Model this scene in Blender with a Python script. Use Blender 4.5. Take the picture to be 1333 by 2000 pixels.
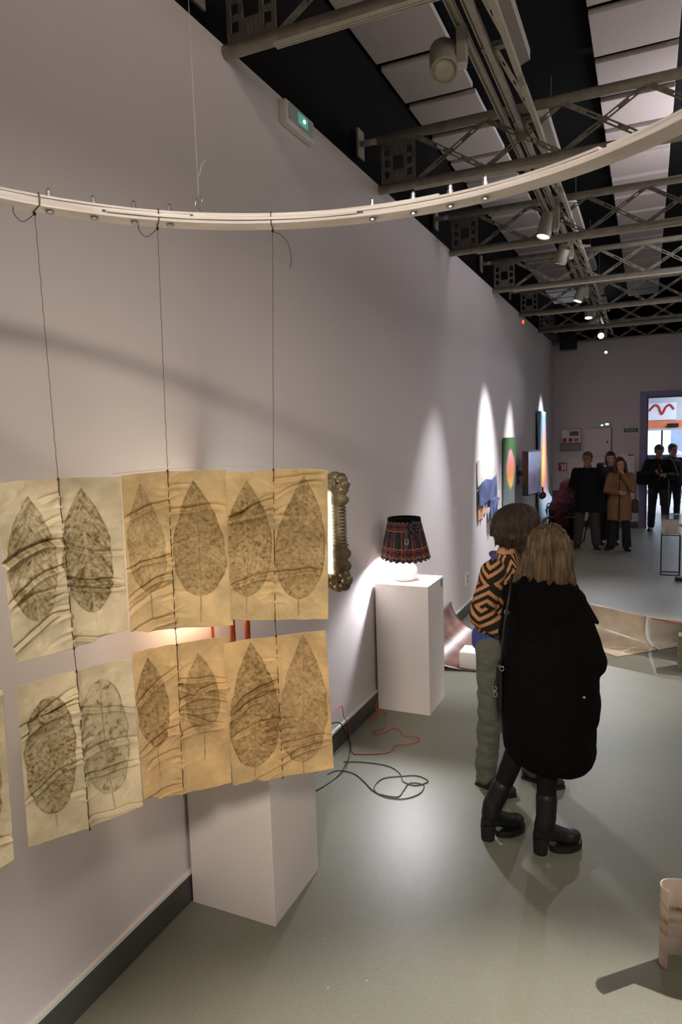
import bpy, bmesh, math, random
import numpy as np
from mathutils import Vector, Matrix, noise
random.seed(7); np.random.seed(7)
PI = math.pi
scn = bpy.context.scene
for o in list(bpy.data.objects): bpy.data.objects.remove(o)
COL = scn.collection

# ------------------------------------------------------------------ camera
FPX, CX, CY = 1320.0, 666.5, 1000.0
CAM = Vector((1.9085, 0.0, 2.12))
def _n(v): v = np.array(v, float); return v / np.linalg.norm(v)
_Y = _n((1265-CX, 837-CY, FPX)); _X = -_n((-2240-CX, 945-CY, FPX)); _X = _n(_X-_Y*_X.dot(_Y)); _Z = np.cross(_X, _Y)
RM = np.array([_X, _Y, _Z])
cd = bpy.data.cameras.new('camera'); cam = bpy.data.objects.new('camera', cd); COL.objects.link(cam)
cd.sensor_fit = 'VERTICAL'; cd.sensor_height = 36.0; cd.lens = 36.0*FPX/2000.0; cd.clip_start = .02
rt = RM @ np.array([1, 0, 0]); up = RM @ np.array([0, -1, 0]); bk = RM @ np.array([0, 0, -1])
cam.matrix_world = Matrix(((rt[0], up[0], bk[0], CAM.x), (rt[1], up[1], bk[1], CAM.y), (rt[2], up[2], bk[2], CAM.z), (0, 0, 0, 1)))
scn.camera = cam
def ray(px, py): return RM @ np.array([px-CX, py-CY, FPX])
def atY(px, py, Y): r = ray(px, py); t = (Y-CAM.y)/r[1]; return Vector((CAM.x+r[0]*t, Y, CAM.z+r[2]*t))
def atX(px, py, X): r = ray(px, py); t = (X-CAM.x)/r[0]; return Vector((X, r[1]*t, CAM.z+r[2]*t))
def atZ(px, py, Z=0.): r = ray(px, py); t = (Z-CAM.z)/r[2]; return Vector((CAM.x+r[0]*t, r[1]*t, Z))

# ------------------------------------------------------------------ view, world, lights
scn.view_settings.view_transform = 'Standard'
try: scn.view_settings.look = 'None'
except Exception: pass
scn.view_settings.gamma = 1.0
scn.view_settings.exposure = 0.0
scn.view_settings.use_curve_mapping = False
w = bpy.data.worlds.new('sky'); scn.world = w; w.use_nodes = True
w.node_tree.nodes['Background'].inputs[0].default_value = (.80, .87, 1.0, 1)
w.node_tree.nodes['Background'].inputs[1].default_value = 5.0

def spot(name, loc, target, power, color, ang, blend=.5, size=.03):
    l = bpy.data.lights.new(name, 'SPOT'); l.energy = power; l.color = color; l.spot_size = math.radians(ang); l.spot_blend = blend; l.shadow_soft_size = size
    o = bpy.data.objects.new(name, l); COL.objects.link(o); o.location = loc
    o.rotation_euler = (Vector(target)-Vector(loc)).to_track_quat('-Z', 'Y').to_euler(); return o
def point(name, loc, power, color, size=.03):
    l = bpy.data.lights.new(name, 'POINT'); l.energy = power; l.color = color; l.shadow_soft_size = size
    o = bpy.data.objects.new(name, l); COL.objects.link(o); o.location = loc; return o
def area(name, loc, target, power, color, sx, sy):
    l = bpy.data.lights.new(name, 'AREA'); l.energy = power; l.color = color; l.shape = 'RECTANGLE'; l.size = sx; l.size_y = sy
    o = bpy.data.objects.new(name, l); COL.objects.link(o); o.location = loc
    o.rotation_euler = (Vector(target)-Vector(loc)).to_track_quat('-Z', 'Y').to_euler(); return o
WARM = (1., .80, .60); NEUT = (1., .91, .84); COOL = (.92, .92, 1.)
# (spotlight head position, target, power, colour, cone, blend)
SPOTS = [
  ((.86, 3.845, 4.14), None, 0, NEUT, 30, .5, .03),
  ((1.0, 6.88, 4.04), (.12, 6.15, 0.2), 560, COOL, 40, 1., .05),
  ((.97, 10.80, 4.10), (0.0, 10.36, 1.2), 850, COOL, 31, 1., .05),
  ((.97, 12.47, 4.10), (1.0, 11.40, 0.0), 60, COOL, 30, 1., .05),
  ((1.0, 15.3, 4.08), (1.75, 6.0, 0.6), 380, COOL, 44, .8, .04),
  ((.97, 8.55, 4.16), (0.0, 8.98, 1.0), 1250, COOL, 38, 1., .05),  # extra lamp, added to throw a beam on the denim artwork
  ((.97, 13.55, 4.16), (0.0, 14.0, 1.4), 1250, COOL, 36, 1., .05),  # extra lamp, added to light the tall blue painting
  ((4.45, 5.10, 4.05), (1.75, 1.0, 0.0), 2500, NEUT, 35, .7, .04),
  ((2.5, -3.0, 4.05), (0.95, 1.9, 1.95), 900, (1., .87, .74), 36, .9, .20),
  ((4.45, 8.6, 4.05), (2.0, 6.9, 0.0), 800, NEUT, 40, .8, .04),
  ((4.45, 0.9, 4.05), (3.4, 0.4, 0.0), 300, NEUT, 50, .9, .06),
]
for i, (p, t, e, c, a, b, sz) in enumerate(SPOTS):
    if t: spot('spot_lamp_%d' % i, Vector(p)+(Vector(t)-Vector(p)).normalized()*.10, t, e, c, a, b, sz)
spot('corner_lamp', (1.04, 15.45, 3.74), (1.3, 14.2, 0), 30, COOL, 60, 1., .03)
point('skirt_bulb', (.20, 4.95, 1.235), 125, (.93, .94, 1.0), .045)
point('warm_bulb', (.13, 2.47, 1.42), 9, (1., .62, .36), .03)
# added fill for the hall: unseen area lights aimed down and up, beyond the frame
for (y, e, c) in ((1.5, 78, (1., .88, .78)), (7.5, 85, (.96, .90, 1.))):
    area('hall_fill_down', (5.2, y, 4.3), (4.6, y, 0), e*.9, c, .5, 5.0)
    area('hall_fill_up', (5.2, y, 4.34), (4.2, y, 9), e*2.6, c, .5, 5.0)
area('vestibule_fill', (4.2, 18.4, 3.45), (4.2, 18.4, 0), 160, (.85, .9, 1.), 3, 3)  # added fill that brightens the vestibule, no fitting there

# ------------------------------------------------------------------ materials
def lin(c): return tuple(((x/255.)/12.92 if x <= 10 else ((x/255.+.055)/1.055)**2.4) for x in c)
def mk(name):
    m = bpy.data.materials.new(name); m.use_nodes = True; nt = m.node_tree
    return m, nt, nt.nodes['Principled BSDF']
def pm(name, rgb, rough=.6, metal=0., nscale=6., namt=.08, bump=0., bscale=60., spec=.5, alpha=None, trans=0., emis=None, estr=0., rgb2=None, stretch=None, detail=3., sheen=0.):
    m, nt, b = mk(name); N = nt.nodes; L = nt.links
    c = lin(rgb); c2 = lin(rgb2) if rgb2 else tuple(min(1, x*(1-namt*2)) for x in c)
    tc = N.new('ShaderNodeTexCoord'); mp = N.new('ShaderNodeMapping'); L.new(tc.outputs['Object'], mp.inputs[0])
    if stretch: mp.inputs['Scale'].default_value = stretch
    nz = N.new('ShaderNodeTexNoise'); nz.inputs['Scale'].default_value = nscale; nz.inputs['Detail'].default_value = detail; L.new(mp.outputs[0], nz.inputs['Vector'])
    rp = N.new('ShaderNodeValToRGB'); rp.color_ramp.elements[0].position = .35; rp.color_ramp.elements[1].position = .65
    rp.color_ramp.elements[0].color = (*c2, 1); rp.color_ramp.elements[1].color = (*c, 1)
    L.new(nz.outputs['Fac'], rp.inputs[0]); L.new(rp.outputs[0], b.inputs['Base Color'])
    b.inputs['Roughness'].default_value = rough; b.inputs['Metallic'].default_value = metal
    b.inputs['Specular IOR Level'].default_value = spec
    if trans: b.inputs['Transmission Weight'].default_value = trans
    if sheen: b.inputs['Sheen Weight'].default_value = sheen
    if emis: b.inputs['Emission Color'].default_value = (*lin(emis), 1); b.inputs['Emission Strength'].default_value = estr
    if bump:
        n2 = N.new('ShaderNodeTexNoise'); n2.inputs['Scale'].default_value = bscale; n2.inputs['Detail'].default_value = 3; L.new(mp.outputs[0], n2.inputs['Vector'])
        bp = N.new('ShaderNodeBump'); bp.inputs['Strength'].default_value = bump; bp.inputs['Distance'].default_value = .01
        L.new(n2.outputs['Fac'], bp.inputs['Height']); L.new(bp.outputs[0], b.inputs['Normal'])
    return m
M = {}
M['wall'] = pm('white_wall_paint', (214, 207, 206), .75, nscale=1.2, namt=.015, bump=.06, bscale=160, spec=.2)
M['backwall'] = pm('back_wall_paint', (205, 198, 204), .75, nscale=1.2, namt=.02, bump=.06, bscale=160, spec=.2)
M['black'] = pm('black_ceiling_paint', (20, 20, 21), .85, nscale=3, namt=.1, bump=.2, bscale=40, spec=.15)
M['base'] = pm('dark_baseboard', (72, 71, 68), .5, nscale=4, namt=.08)
M['pedestal'] = pm('pedestal_white', (226, 220, 216), .6, nscale=2, namt=.015, bump=.03, bscale=120, spec=.3)
M['panel'] = pm('acoustic_panel', (206, 196, 190), .9, nscale=60, namt=.05, bump=.25, bscale=260, spec=.1)
M['alu'] = pm('brushed_metal', (176, 170, 154), .42, .25, nscale=14, namt=.12, bump=.05, bscale=90)
M['strap'] = pm('galvanised_strap', (150, 145, 130), .5, .2, nscale=30, namt=.2)
M['plate'] = pm('truss_end_plate', (136, 128, 118), .55, .2, nscale=34, namt=.35, stretch=(6, 6, .4))
M['track'] = pm('track_grey', (196, 190, 172), .5, .05, nscale=12, namt=.05)
M['spotgrey'] = pm('spotlight_grey', (176, 172, 158), .5, .1, nscale=10, namt=.04)
M['lens_off'] = pm('lens_unlit', (190, 182, 164), .2, 0, nscale=30, namt=.06)
M['lens_on'] = pm('lens_lit', (255, 255, 255), .3, emis=(255, 252, 250), estr=10)
M['fixture'] = pm('luminaire_white', (188, 182, 172), .5, nscale=5, namt=.03)
M['ring'] = pm('hoop_plywood_painted', (245, 240, 236), .6, nscale=5, namt=.10, bump=.3, bscale=40, stretch=(1, 1, 40), rgb2=(215, 206, 200))
M['bolt'] = pm('zinc_bolt', (190, 192, 196), .3, .9, nscale=60, namt=.1)
M['string'] = pm('brown_hemp_string', (92, 66, 44), .9, nscale=200, namt=.3)
M['thread'] = pm('pale_nylon_thread', (196, 190, 184), .5, nscale=100, namt=.1)
M['blackcloth'] = pm('black_wool', (11, 11, 12), .95, nscale=60, namt=.2, bump=.25, bscale=180, spec=.1)
M['black_leather'] = pm('black_leather', (15, 14, 14), .45, nscale=20, namt=.15, bump=.1, bscale=60)
M['tights'] = pm('black_tights', (22, 20, 22), .8, nscale=60, namt=.1, spec=.2)
M['rubber'] = pm('black_rubber', (22, 22, 22), .6, nscale=20, namt=.1)
M['trouser_grey'] = pm('grey_green_trouser', (98, 102, 92), .75, nscale=10, namt=.08, bump=.3, bscale=18)
M['blue_knit'] = pm('blue_knit', (62, 84, 165), .9, nscale=80, namt=.1, bump=.5, bscale=160)
M['skin'] = pm('skin', (206, 156, 126), .5, nscale=6, namt=.06, spec=.3)
M['skin_dark'] = pm('skin_tanned', (170, 118, 92), .5, nscale=6, namt=.06, spec=.3)
M['hair_brown'] = pm('dark_brown_hair', (62, 40, 20), .38, nscale=22, namt=.3, bump=.9, bscale=60, stretch=(5, 5, .7), rgb2=(26, 18, 12))
M['hair_blonde'] = pm('dark_blonde_hair', (112, 92, 58), .36, nscale=14, namt=.3, bump=.9, bscale=50, stretch=(5, 5, .5), rgb2=(56, 43, 28))
M['hair_black'] = pm('black_brown_hair', (34, 24, 20), .5, nscale=30, namt=.2, bump=.4, bscale=60, stretch=(5, 5, .7))
M['hair_grey'] = pm('short_grey_hair', (84, 76, 72), .6, nscale=50, namt=.3, bump=.4, bscale=120)
M['hair_auburn'] = pm('auburn_hair', (74, 42, 30), .45, nscale=26, namt=.3, bump=.5, bscale=60, stretch=(5, 5, .7))
M['navy'] = pm('dark_jacket', (22, 23, 28), .8, nscale=16, namt=.15, bump=.25, bscale=30, spec=.2)
M['khaki'] = pm('brown_trouser', (62, 56, 50), .85, nscale=12, namt=.1, bump=.3, bscale=20)
M['camel'] = pm('camel_coat', (146, 108, 78), .9, nscale=20, namt=.06, bump=.2, bscale=40, spec=.15)
M['darktrouser'] = pm('dark_trouser', (24, 22, 28), .8, nscale=12, namt=.12)
M['greycoat'] = pm('grey_tweed_coat', (70, 66, 66), .9, nscale=70, namt=.3)
M['greyshirt'] = pm('grey_shirt', (122, 116, 116), .8, nscale=12, namt=.1)
M['maroon'] = pm('maroon_cloth', (40, 16, 20), .95, spec=.05, nscale=10, namt=.15)
M['shoe_brown'] = pm('dark_shoe', (36, 28, 24), .5, nscale=20, namt=.1)
M['copper'] = pm('copper_tube', (196, 100, 62), .3, .9, nscale=20, namt=.12)
M['frame_gold'] = pm('carved_frame_silver_gilt', (136, 124, 98), .42, .45, nscale=26, namt=.25, bump=.3, bscale=60)
M['litpanel'] = pm('lit_panel', (255, 255, 245), .5, emis=(255, 255, 232), estr=3.2)
M['orange_cable'] = pm('orange_cable', (206, 92, 62), .5, nscale=40, namt=.05)
M['brown_cable'] = pm('brown_twisted_cable', (96, 84, 62), .7, nscale=160, namt=.2)
M['black_cable'] = pm('black_cable', (20, 20, 20), .4, nscale=30, namt=.05)
M['opal'] = pm('opal_glass', (246, 246, 248), .25, nscale=4, namt=.01, trans=.0)
M['label'] = pm('white_card', (222, 216, 214), .7, nscale=20, namt=.02)
M['plastic_white'] = pm('white_plastic', (222, 220, 216), .4, nscale=10, namt=.02)
M['plastic_grey'] = pm('grey_plastic', (128, 120, 120), .5, nscale=10, namt=.04)
M['greenglow'] = pm('green_led_diffuser', (130, 180, 168), .4, emis=(80, 190, 165), estr=.35)
M['greendot'] = pm('green_led', (200, 255, 240), .4, emis=(200, 255, 240), estr=9)
M['diffuser'] = pm('frosted_diffuser', (176, 190, 186), .3, nscale=30, namt=.05)
M['sign_green'] = pm('green_sign', (34, 66, 50), .5, nscale=10, namt=.04)
M['sign_white'] = pm('sign_white', (224, 224, 220), .5, nscale=10, namt=.02)
M['sign_red'] = pm('red_sign', (176, 40, 28), .5, nscale=10, namt=.04)
M['dark_display'] = pm('dark_display', (78, 74, 74), .3, nscale=20, namt=.1)
M['blue_key'] = pm('dark_blue_key', (52, 62, 84), .4, nscale=20, namt=.1)
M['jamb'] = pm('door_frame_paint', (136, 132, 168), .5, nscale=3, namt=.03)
M['jamb_dark'] = pm('door_frame_dark_lining', (70, 66, 92), .5, nscale=3, namt=.03)  # darker tone for the strip lining the door opening
M['blackmetal'] = pm('black_metal', (20, 20, 21), .45, .3, nscale=20, namt=.08)
M['orange_band'] = pm('orange_fascia', (232, 128, 92), .6, nscale=3, namt=.04)
M['vest_wall'] = pm('vestibule_grey', (196, 204, 214), .7, nscale=2, namt=.03)
M['street'] = pm('pale_street', (190, 190, 196), .8, nscale=2, namt=.05)
M['facade'] = pm('pale_facade', (236, 240, 246), .7, nscale=1.5, namt=.03)
M['facade_dark'] = pm('facade_window', (150, 160, 178), .3, nscale=2, namt=.1)
M['car'] = pm('silver_car_paint', (196, 202, 214), .3, .3, nscale=3, namt=.03)
M['cream_cloth'] = pm('cream_canvas', (226, 220, 206), .9, nscale=7, namt=.08, bump=.3, bscale=20)
M['denim'] = pm('blue_denim', (84, 98, 140), .9, nscale=6, namt=.25, bump=.3, bscale=30, stretch=(1, 3, 1))
M['peach'] = pm('peach_cloth', (206, 160, 130), .9, nscale=6, namt=.1, bump=.3, bscale=20)
M['tvblack'] = pm('tv_black', (16, 16, 18), .35, nscale=10, namt=.1)
M['tvscreen'] = pm('tv_picture', (110, 104, 128), .15, nscale=3, namt=.2, emis=(118, 112, 140), estr=.35)
M['brownsheet'] = pm('rusty_print_sheet', (136, 96, 78), .3, .15, nscale=5, namt=.3, rgb2=(82, 54, 44))
M['greysheet'] = pm('grey_bronze_print_sheet', (216, 198, 168), .30, .05, nscale=4, namt=.2, rgb2=(176, 162, 140))
M['palesheet'] = pm('pale_metal_sheet', (222, 212, 194), .3, .1, nscale=4, namt=.1)
M['stone'] = pm('white_stone', (226, 220, 212), .85, nscale=10, namt=.05, bump=.5, bscale=14)
M['stone_grey'] = pm('stone_side', (120, 114, 102), .85, nscale=10, namt=.1, bump=.5, bscale=14)
M['wood'] = pm('weathered_wood', (126, 118, 98), .8, nscale=10, namt=.2, stretch=(1, 1, 8))
M['redcord'] = pm('red_cord', (190, 62, 50), .7, nscale=50, namt=.1)
M['red'] = pm('red_sticker', (220, 30, 36), .5, nscale=5, namt=.02)
M['bag_red'] = pm('burgundy_bag', (74, 30, 36), .5, nscale=20, namt=.1)
M['hood'] = M['blackcloth']

def mat_floor():
    m, nt, b = mk('grey_green_painted_floor'); N = nt.nodes; L = nt.links
    tc = N.new('ShaderNodeTexCoord')
    n1 = N.new('ShaderNodeTexNoise'); n1.inputs['Scale'].default_value = .9; n1.inputs['Detail'].default_value = 4; L.new(tc.outputs['Object'], n1.inputs[0])
    n2 = N.new('ShaderNodeTexNoise'); n2.inputs['Scale'].default_value = 130; n2.inputs['Detail'].default_value = 5; L.new(tc.outputs['Object'], n2.inputs[0])
    r1 = N.new('ShaderNodeValToRGB'); r1.color_ramp.elements[0].color = (*lin((133, 135, 119)), 1); r1.color_ramp.elements[1].color = (*lin((150, 151, 133)), 1)
    r1.color_ramp.elements[0].position = .3; r1.color_ramp.elements[1].position = .7
    L.new(n1.outputs['Fac'], r1.inputs[0])
    mx = N.new('ShaderNodeMix'); mx.data_type = 'RGBA'; mx.blend_type = 'MULTIPLY'; mx.inputs[0].default_value = .5
    L.new(r1.outputs[0], mx.inputs[6]); L.new(n2.outputs['Color'], mx.inputs[7])
    v = N.new('ShaderNodeTexVoronoi'); v.inputs['Scale'].default_value = 9.0; v.inputs['Randomness'].default_value = 1; L.new(tc.outputs['Object'], v.inputs[0])
    lt = N.new('ShaderNodeMath'); lt.operation = 'LESS_THAN'; lt.inputs[1].default_value = .024; L.new(v.outputs['Distance'], lt.inputs[0])
    m2 = N.new('ShaderNodeMix'); m2.data_type = 'RGBA'; m2.inputs[7].default_value = (*lin((225, 222, 215)), 1)
    L.new(lt.outputs[0], m2.inputs[0]); L.new(mx.outputs[2], m2.inputs[6]); L.new(m2.outputs[2], b.inputs['Base Color'])
    b.inputs['Roughness'].default_value = .42; b.inputs['Specular IOR Level'].default_value = .45
    bp = N.new('ShaderNodeBump'); bp.inputs['Strength'].default_value = .15; bp.inputs['Distance'].default_value = .004
    L.new(n2.outputs['Fac'], bp.inputs['Height']); L.new(bp.outputs[0], b.inputs['Normal'])
    return m
M['floor'] = mat_floor()

def mat_paper(name, base, ink, transl=.30):
    m, nt, b = mk(name); N = nt.nodes; L = nt.links
    a = N.new('ShaderNodeAttribute'); a.attribute_name = 'ink'; tc = N.new('ShaderNodeTexCoord')
    nz = N.new('ShaderNodeTexNoise'); nz.inputs['Scale'].default_value = 75; nz.inputs['Detail'].default_value = 4; L.new(tc.outputs['Object'], nz.inputs[0])
    nb = N.new('ShaderNodeTexNoise'); nb.inputs['Scale'].default_value = 9; nb.inputs['Detail'].default_value = 3; L.new(tc.outputs['Object'], nb.inputs[0])
    rs = N.new('ShaderNodeMapRange'); rs.inputs[1].default_value = .38; rs.inputs[2].default_value = .66; rs.inputs[3].default_value = .78; rs.inputs[4].default_value = 1.15
    L.new(nz.outputs['Fac'], rs.inputs[0])
    mu = N.new('ShaderNodeMath'); mu.operation = 'MULTIPLY'; mu.use_clamp = True; L.new(a.outputs['Fac'], mu.inputs[0]); L.new(rs.outputs[0], mu.inputs[1])
    rp = N.new('ShaderNodeValToRGB'); c = lin(base); c2 = lin(tuple(int(x*.88) for x in base))
    rp.color_ramp.elements[0].color = (*c2, 1); rp.color_ramp.elements[1].color = (*c, 1); rp.color_ramp.elements[0].position = .35; rp.color_ramp.elements[1].position = .6
    L.new(nb.outputs['Fac'], rp.inputs[0])
    mx = N.new('ShaderNodeMix'); mx.data_type = 'RGBA'; mx.inputs[7].default_value = (*lin(ink), 1)
    L.new(mu.outputs[0], mx.inputs[0]); L.new(rp.outputs[0], mx.inputs[6]); L.new(mx.outputs[2], b.inputs['Base Color'])
    b.inputs['Roughness'].default_value = .55; b.inputs['Specular IOR Level'].default_value = .3
    tr = N.new('ShaderNodeBsdfTranslucent'); L.new(mx.outputs[2], tr.inputs[0])
    ms = N.new('ShaderNodeMixShader'); ms.inputs[0].default_value = transl
    L.new(b.outputs[0], ms.inputs[1]); L.new(tr.outputs[0], ms.inputs[2]); L.new(ms.outputs[0], nt.nodes['Material Output'].inputs[0])
    return m
M['paper_pale'] = mat_paper('pale_dyed_paper', (244, 232, 200), (130, 102, 28))
M['paper_tan'] = mat_paper('tan_dyed_paper', (244, 220, 168), (132, 98, 30))
M['paper_amber'] = mat_paper('amber_dyed_paper', (240, 210, 156), (124, 90, 34))
M['paper_roll'] = mat_paper('white_dyed_paper', (230, 216, 204), (140, 100, 40), .2)

def mat_stripe_cloth():
    m, nt, b = mk('orange_black_maze_knit'); N = nt.nodes; L = nt.links
    a = N.new('ShaderNodeAttribute'); a.attribute_name = 'ink'
    rp = N.new('ShaderNodeValToRGB'); rp.color_ramp.elements[0].color = (*lin((198, 140, 94)), 1); rp.color_ramp.elements[1].color = (*lin((34, 30, 28)), 1)
    rp.color_ramp.elements[0].position = .44; rp.color_ramp.elements[1].position = .54
    L.new(a.outputs['Fac'], rp.inputs[0]); L.new(rp.outputs[0], b.inputs['Base Color']); b.inputs['Roughness'].default_value = .95
    tc = N.new('ShaderNodeTexCoord'); nz = N.new('ShaderNodeTexNoise'); nz.inputs['Scale'].default_value = 220; L.new(tc.outputs['Object'], nz.inputs[0])
    bp = N.new('ShaderNodeBump'); bp.inputs['Strength'].default_value = .5; bp.inputs['Distance'].default_value = .004; L.new(nz.outputs['Fac'], bp.inputs['Height']); L.new(bp.outputs[0], b.inputs['Normal'])
    return m
M['maze'] = mat_stripe_cloth()

def mth(N, L, op, a, b=None, c=None):
    n = N.new('ShaderNodeMath'); n.operation = op
    for i, x in enumerate((a, b, c)):
        if x is None: continue
        if isinstance(x, (int, float)): n.inputs[i].default_value = x
        else: L.new(x, n.inputs[i])
    return n.outputs[0]
def mat_plaid():
    m, nt, b = mk('dark_tartan'); N = nt.nodes; L = nt.links
    a = N.new('ShaderNodeAttribute'); a.attribute_name = 'uvp'; s = N.new('ShaderNodeSeparateXYZ'); L.new(a.outputs['Vector'], s.inputs[0])
    col = None; prev = N.new('ShaderNodeRGB'); prev.outputs[0].default_value = (*lin((34, 24, 30)), 1); prev = prev.outputs[0]
    for ax in (0, 1):
        f = mth(N, L, 'FRACT', s.outputs[ax])
        for (p, wd, c, st) in ((.5, .14, (44, 20, 26), .5), (.34, .016, (170, 148, 104), .55), (.66, .016, (170, 148, 104), .55), (.42, .02, (150, 44, 34), .55), (.58, .02, (150, 44, 34), .55), (.95, .04, (26, 28, 56), .6)):
            d = mth(N, L, 'ABSOLUTE', mth(N, L, 'SUBTRACT', f, p)); k = mth(N, L, 'MULTIPLY', mth(N, L, 'LESS_THAN', d, wd), st)
            mx = N.new('ShaderNodeMix'); mx.data_type = 'RGBA'; mx.inputs[7].default_value = (*lin(c), 1); L.new(k, mx.inputs[0]); L.new(prev, mx.inputs[6]); prev = mx.outputs[2]
    L.new(prev, b.inputs['Base Color']); b.inputs['Roughness'].default_value = .9; return m
M['plaid'] = mat_plaid()
def mat_painting(name, bg, bg2, rings, cy, cz, ry, rz, zr=None):
    # soft oval of colour on a ground; generated coordinates of the canvas (y across, z up)
    m, nt, b = mk(name); N = nt.nodes; L = nt.links
    tc = N.new('ShaderNodeTexCoord'); s = N.new('ShaderNodeSeparateXYZ'); L.new(tc.outputs['Generated'], s.inputs[0])
    nz = N.new('ShaderNodeTexNoise'); nz.inputs['Scale'].default_value = 6; nz.inputs['Detail'].default_value = 3; L.new(tc.outputs['Generated'], nz.inputs[0])
    wob = mth(N, L, 'MULTIPLY', mth(N, L, 'SUBTRACT', nz.outputs['Fac'], .5), .35)
    dy = mth(N, L, 'DIVIDE', mth(N, L, 'SUBTRACT', s.outputs[1], cy), ry); dz = mth(N, L, 'DIVIDE', mth(N, L, 'SUBTRACT', s.outputs[2], cz), rz)
    d = mth(N, L, 'ADD', mth(N, L, 'SQRT', mth(N, L, 'ADD', mth(N, L, 'MULTIPLY', dy, dy), mth(N, L, 'MULTIPLY', dz, dz))), wob)
    rp = N.new('ShaderNodeValToRGB'); e = rp.color_ramp.elements
    for i, (p, c) in enumerate(rings):
        el = e[i] if i < 2 else e.new(p)
        el.position = p; el.color = (*lin(c), 1)
    L.new(d, rp.inputs[0])
    src = rp.outputs[0]
    if zr:
        r3 = N.new('ShaderNodeValToRGB'); e3 = r3.color_ramp.elements
        for i, (p, c) in enumerate(zr): el = e3[i] if i < 2 else e3.new(p); el.position = p; el.color = (*lin(c), 1)
        L.new(s.outputs[2], r3.inputs[0]); src = r3.outputs[0]
    # ground colour from foot to head
    r2 = N.new('ShaderNodeValToRGB'); r2.color_ramp.elements[0].color = (*lin(bg2), 1); r2.color_ramp.elements[1].color = (*lin(bg), 1); r2.color_ramp.elements[0].position = .15; r2.color_ramp.elements[1].position = .8
    L.new(s.outputs[2], r2.inputs[0])
    k = mth(N, L, 'GREATER_THAN', d, rings[-1][0]); mr = N.new('ShaderNodeMapRange'); L.new(d, mr.inputs[0]); mr.inputs[1].default_value = rings[-1][0]-.08; mr.inputs[2].default_value = rings[-1][0]+.06
    mx = N.new('ShaderNodeMix'); mx.data_type = 'RGBA'; L.new(mr.outputs[0], mx.inputs[0]); L.new(src, mx.inputs[6]); L.new(r2.outputs[0], mx.inputs[7])
    L.new(mx.outputs[2], b.inputs['Base Color']); b.inputs['Roughness'].default_value = .7; return m
M['art_green'] = mat_painting('green_oval_painting', (62, 104, 48), (128, 138, 132), [(0, (232, 150, 90)), (.5, (226, 140, 110)), (.8, (220, 150, 150))], .55, .58, .46, .33, [(.34, (240, 206, 110)), (.5, (230, 146, 84)), (.66, (224, 136, 120)), (.8, (214, 150, 160))])
M['art_tall'] = mat_painting('blue_flame_painting', (120, 156, 176), (150, 176, 192), [(0, (255, 236, 150)), (.40, (250, 206, 110)), (.72, (236, 150, 130)), (.95, (222, 150, 166))], .40, .52, .27, .37)
def mat_glass(name, tint=(235, 240, 245), mixf=.12):
    m = bpy.data.materials.new(name); m.use_nodes = True; nt = m.node_tree; N = nt.nodes; L = nt.links; N.remove(N['Principled BSDF'])
    t = N.new('ShaderNodeBsdfTransparent'); t.inputs[0].default_value = (*lin(tint), 1); g = N.new('ShaderNodeBsdfGlossy'); g.inputs['Roughness'].default_value = .03
    ms = N.new('ShaderNodeMixShader'); ms.inputs[0].default_value = mixf; L.new(t.outputs[0], ms.inputs[1]); L.new(g.outputs[0], ms.inputs[2]); L.new(ms.outputs[0], N['Material Output'].inputs[0]); return m
M['glass'] = mat_glass('clear_glass'); M['plexi'] = mat_glass('clear_acrylic', (238, 240, 240), .10)

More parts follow.
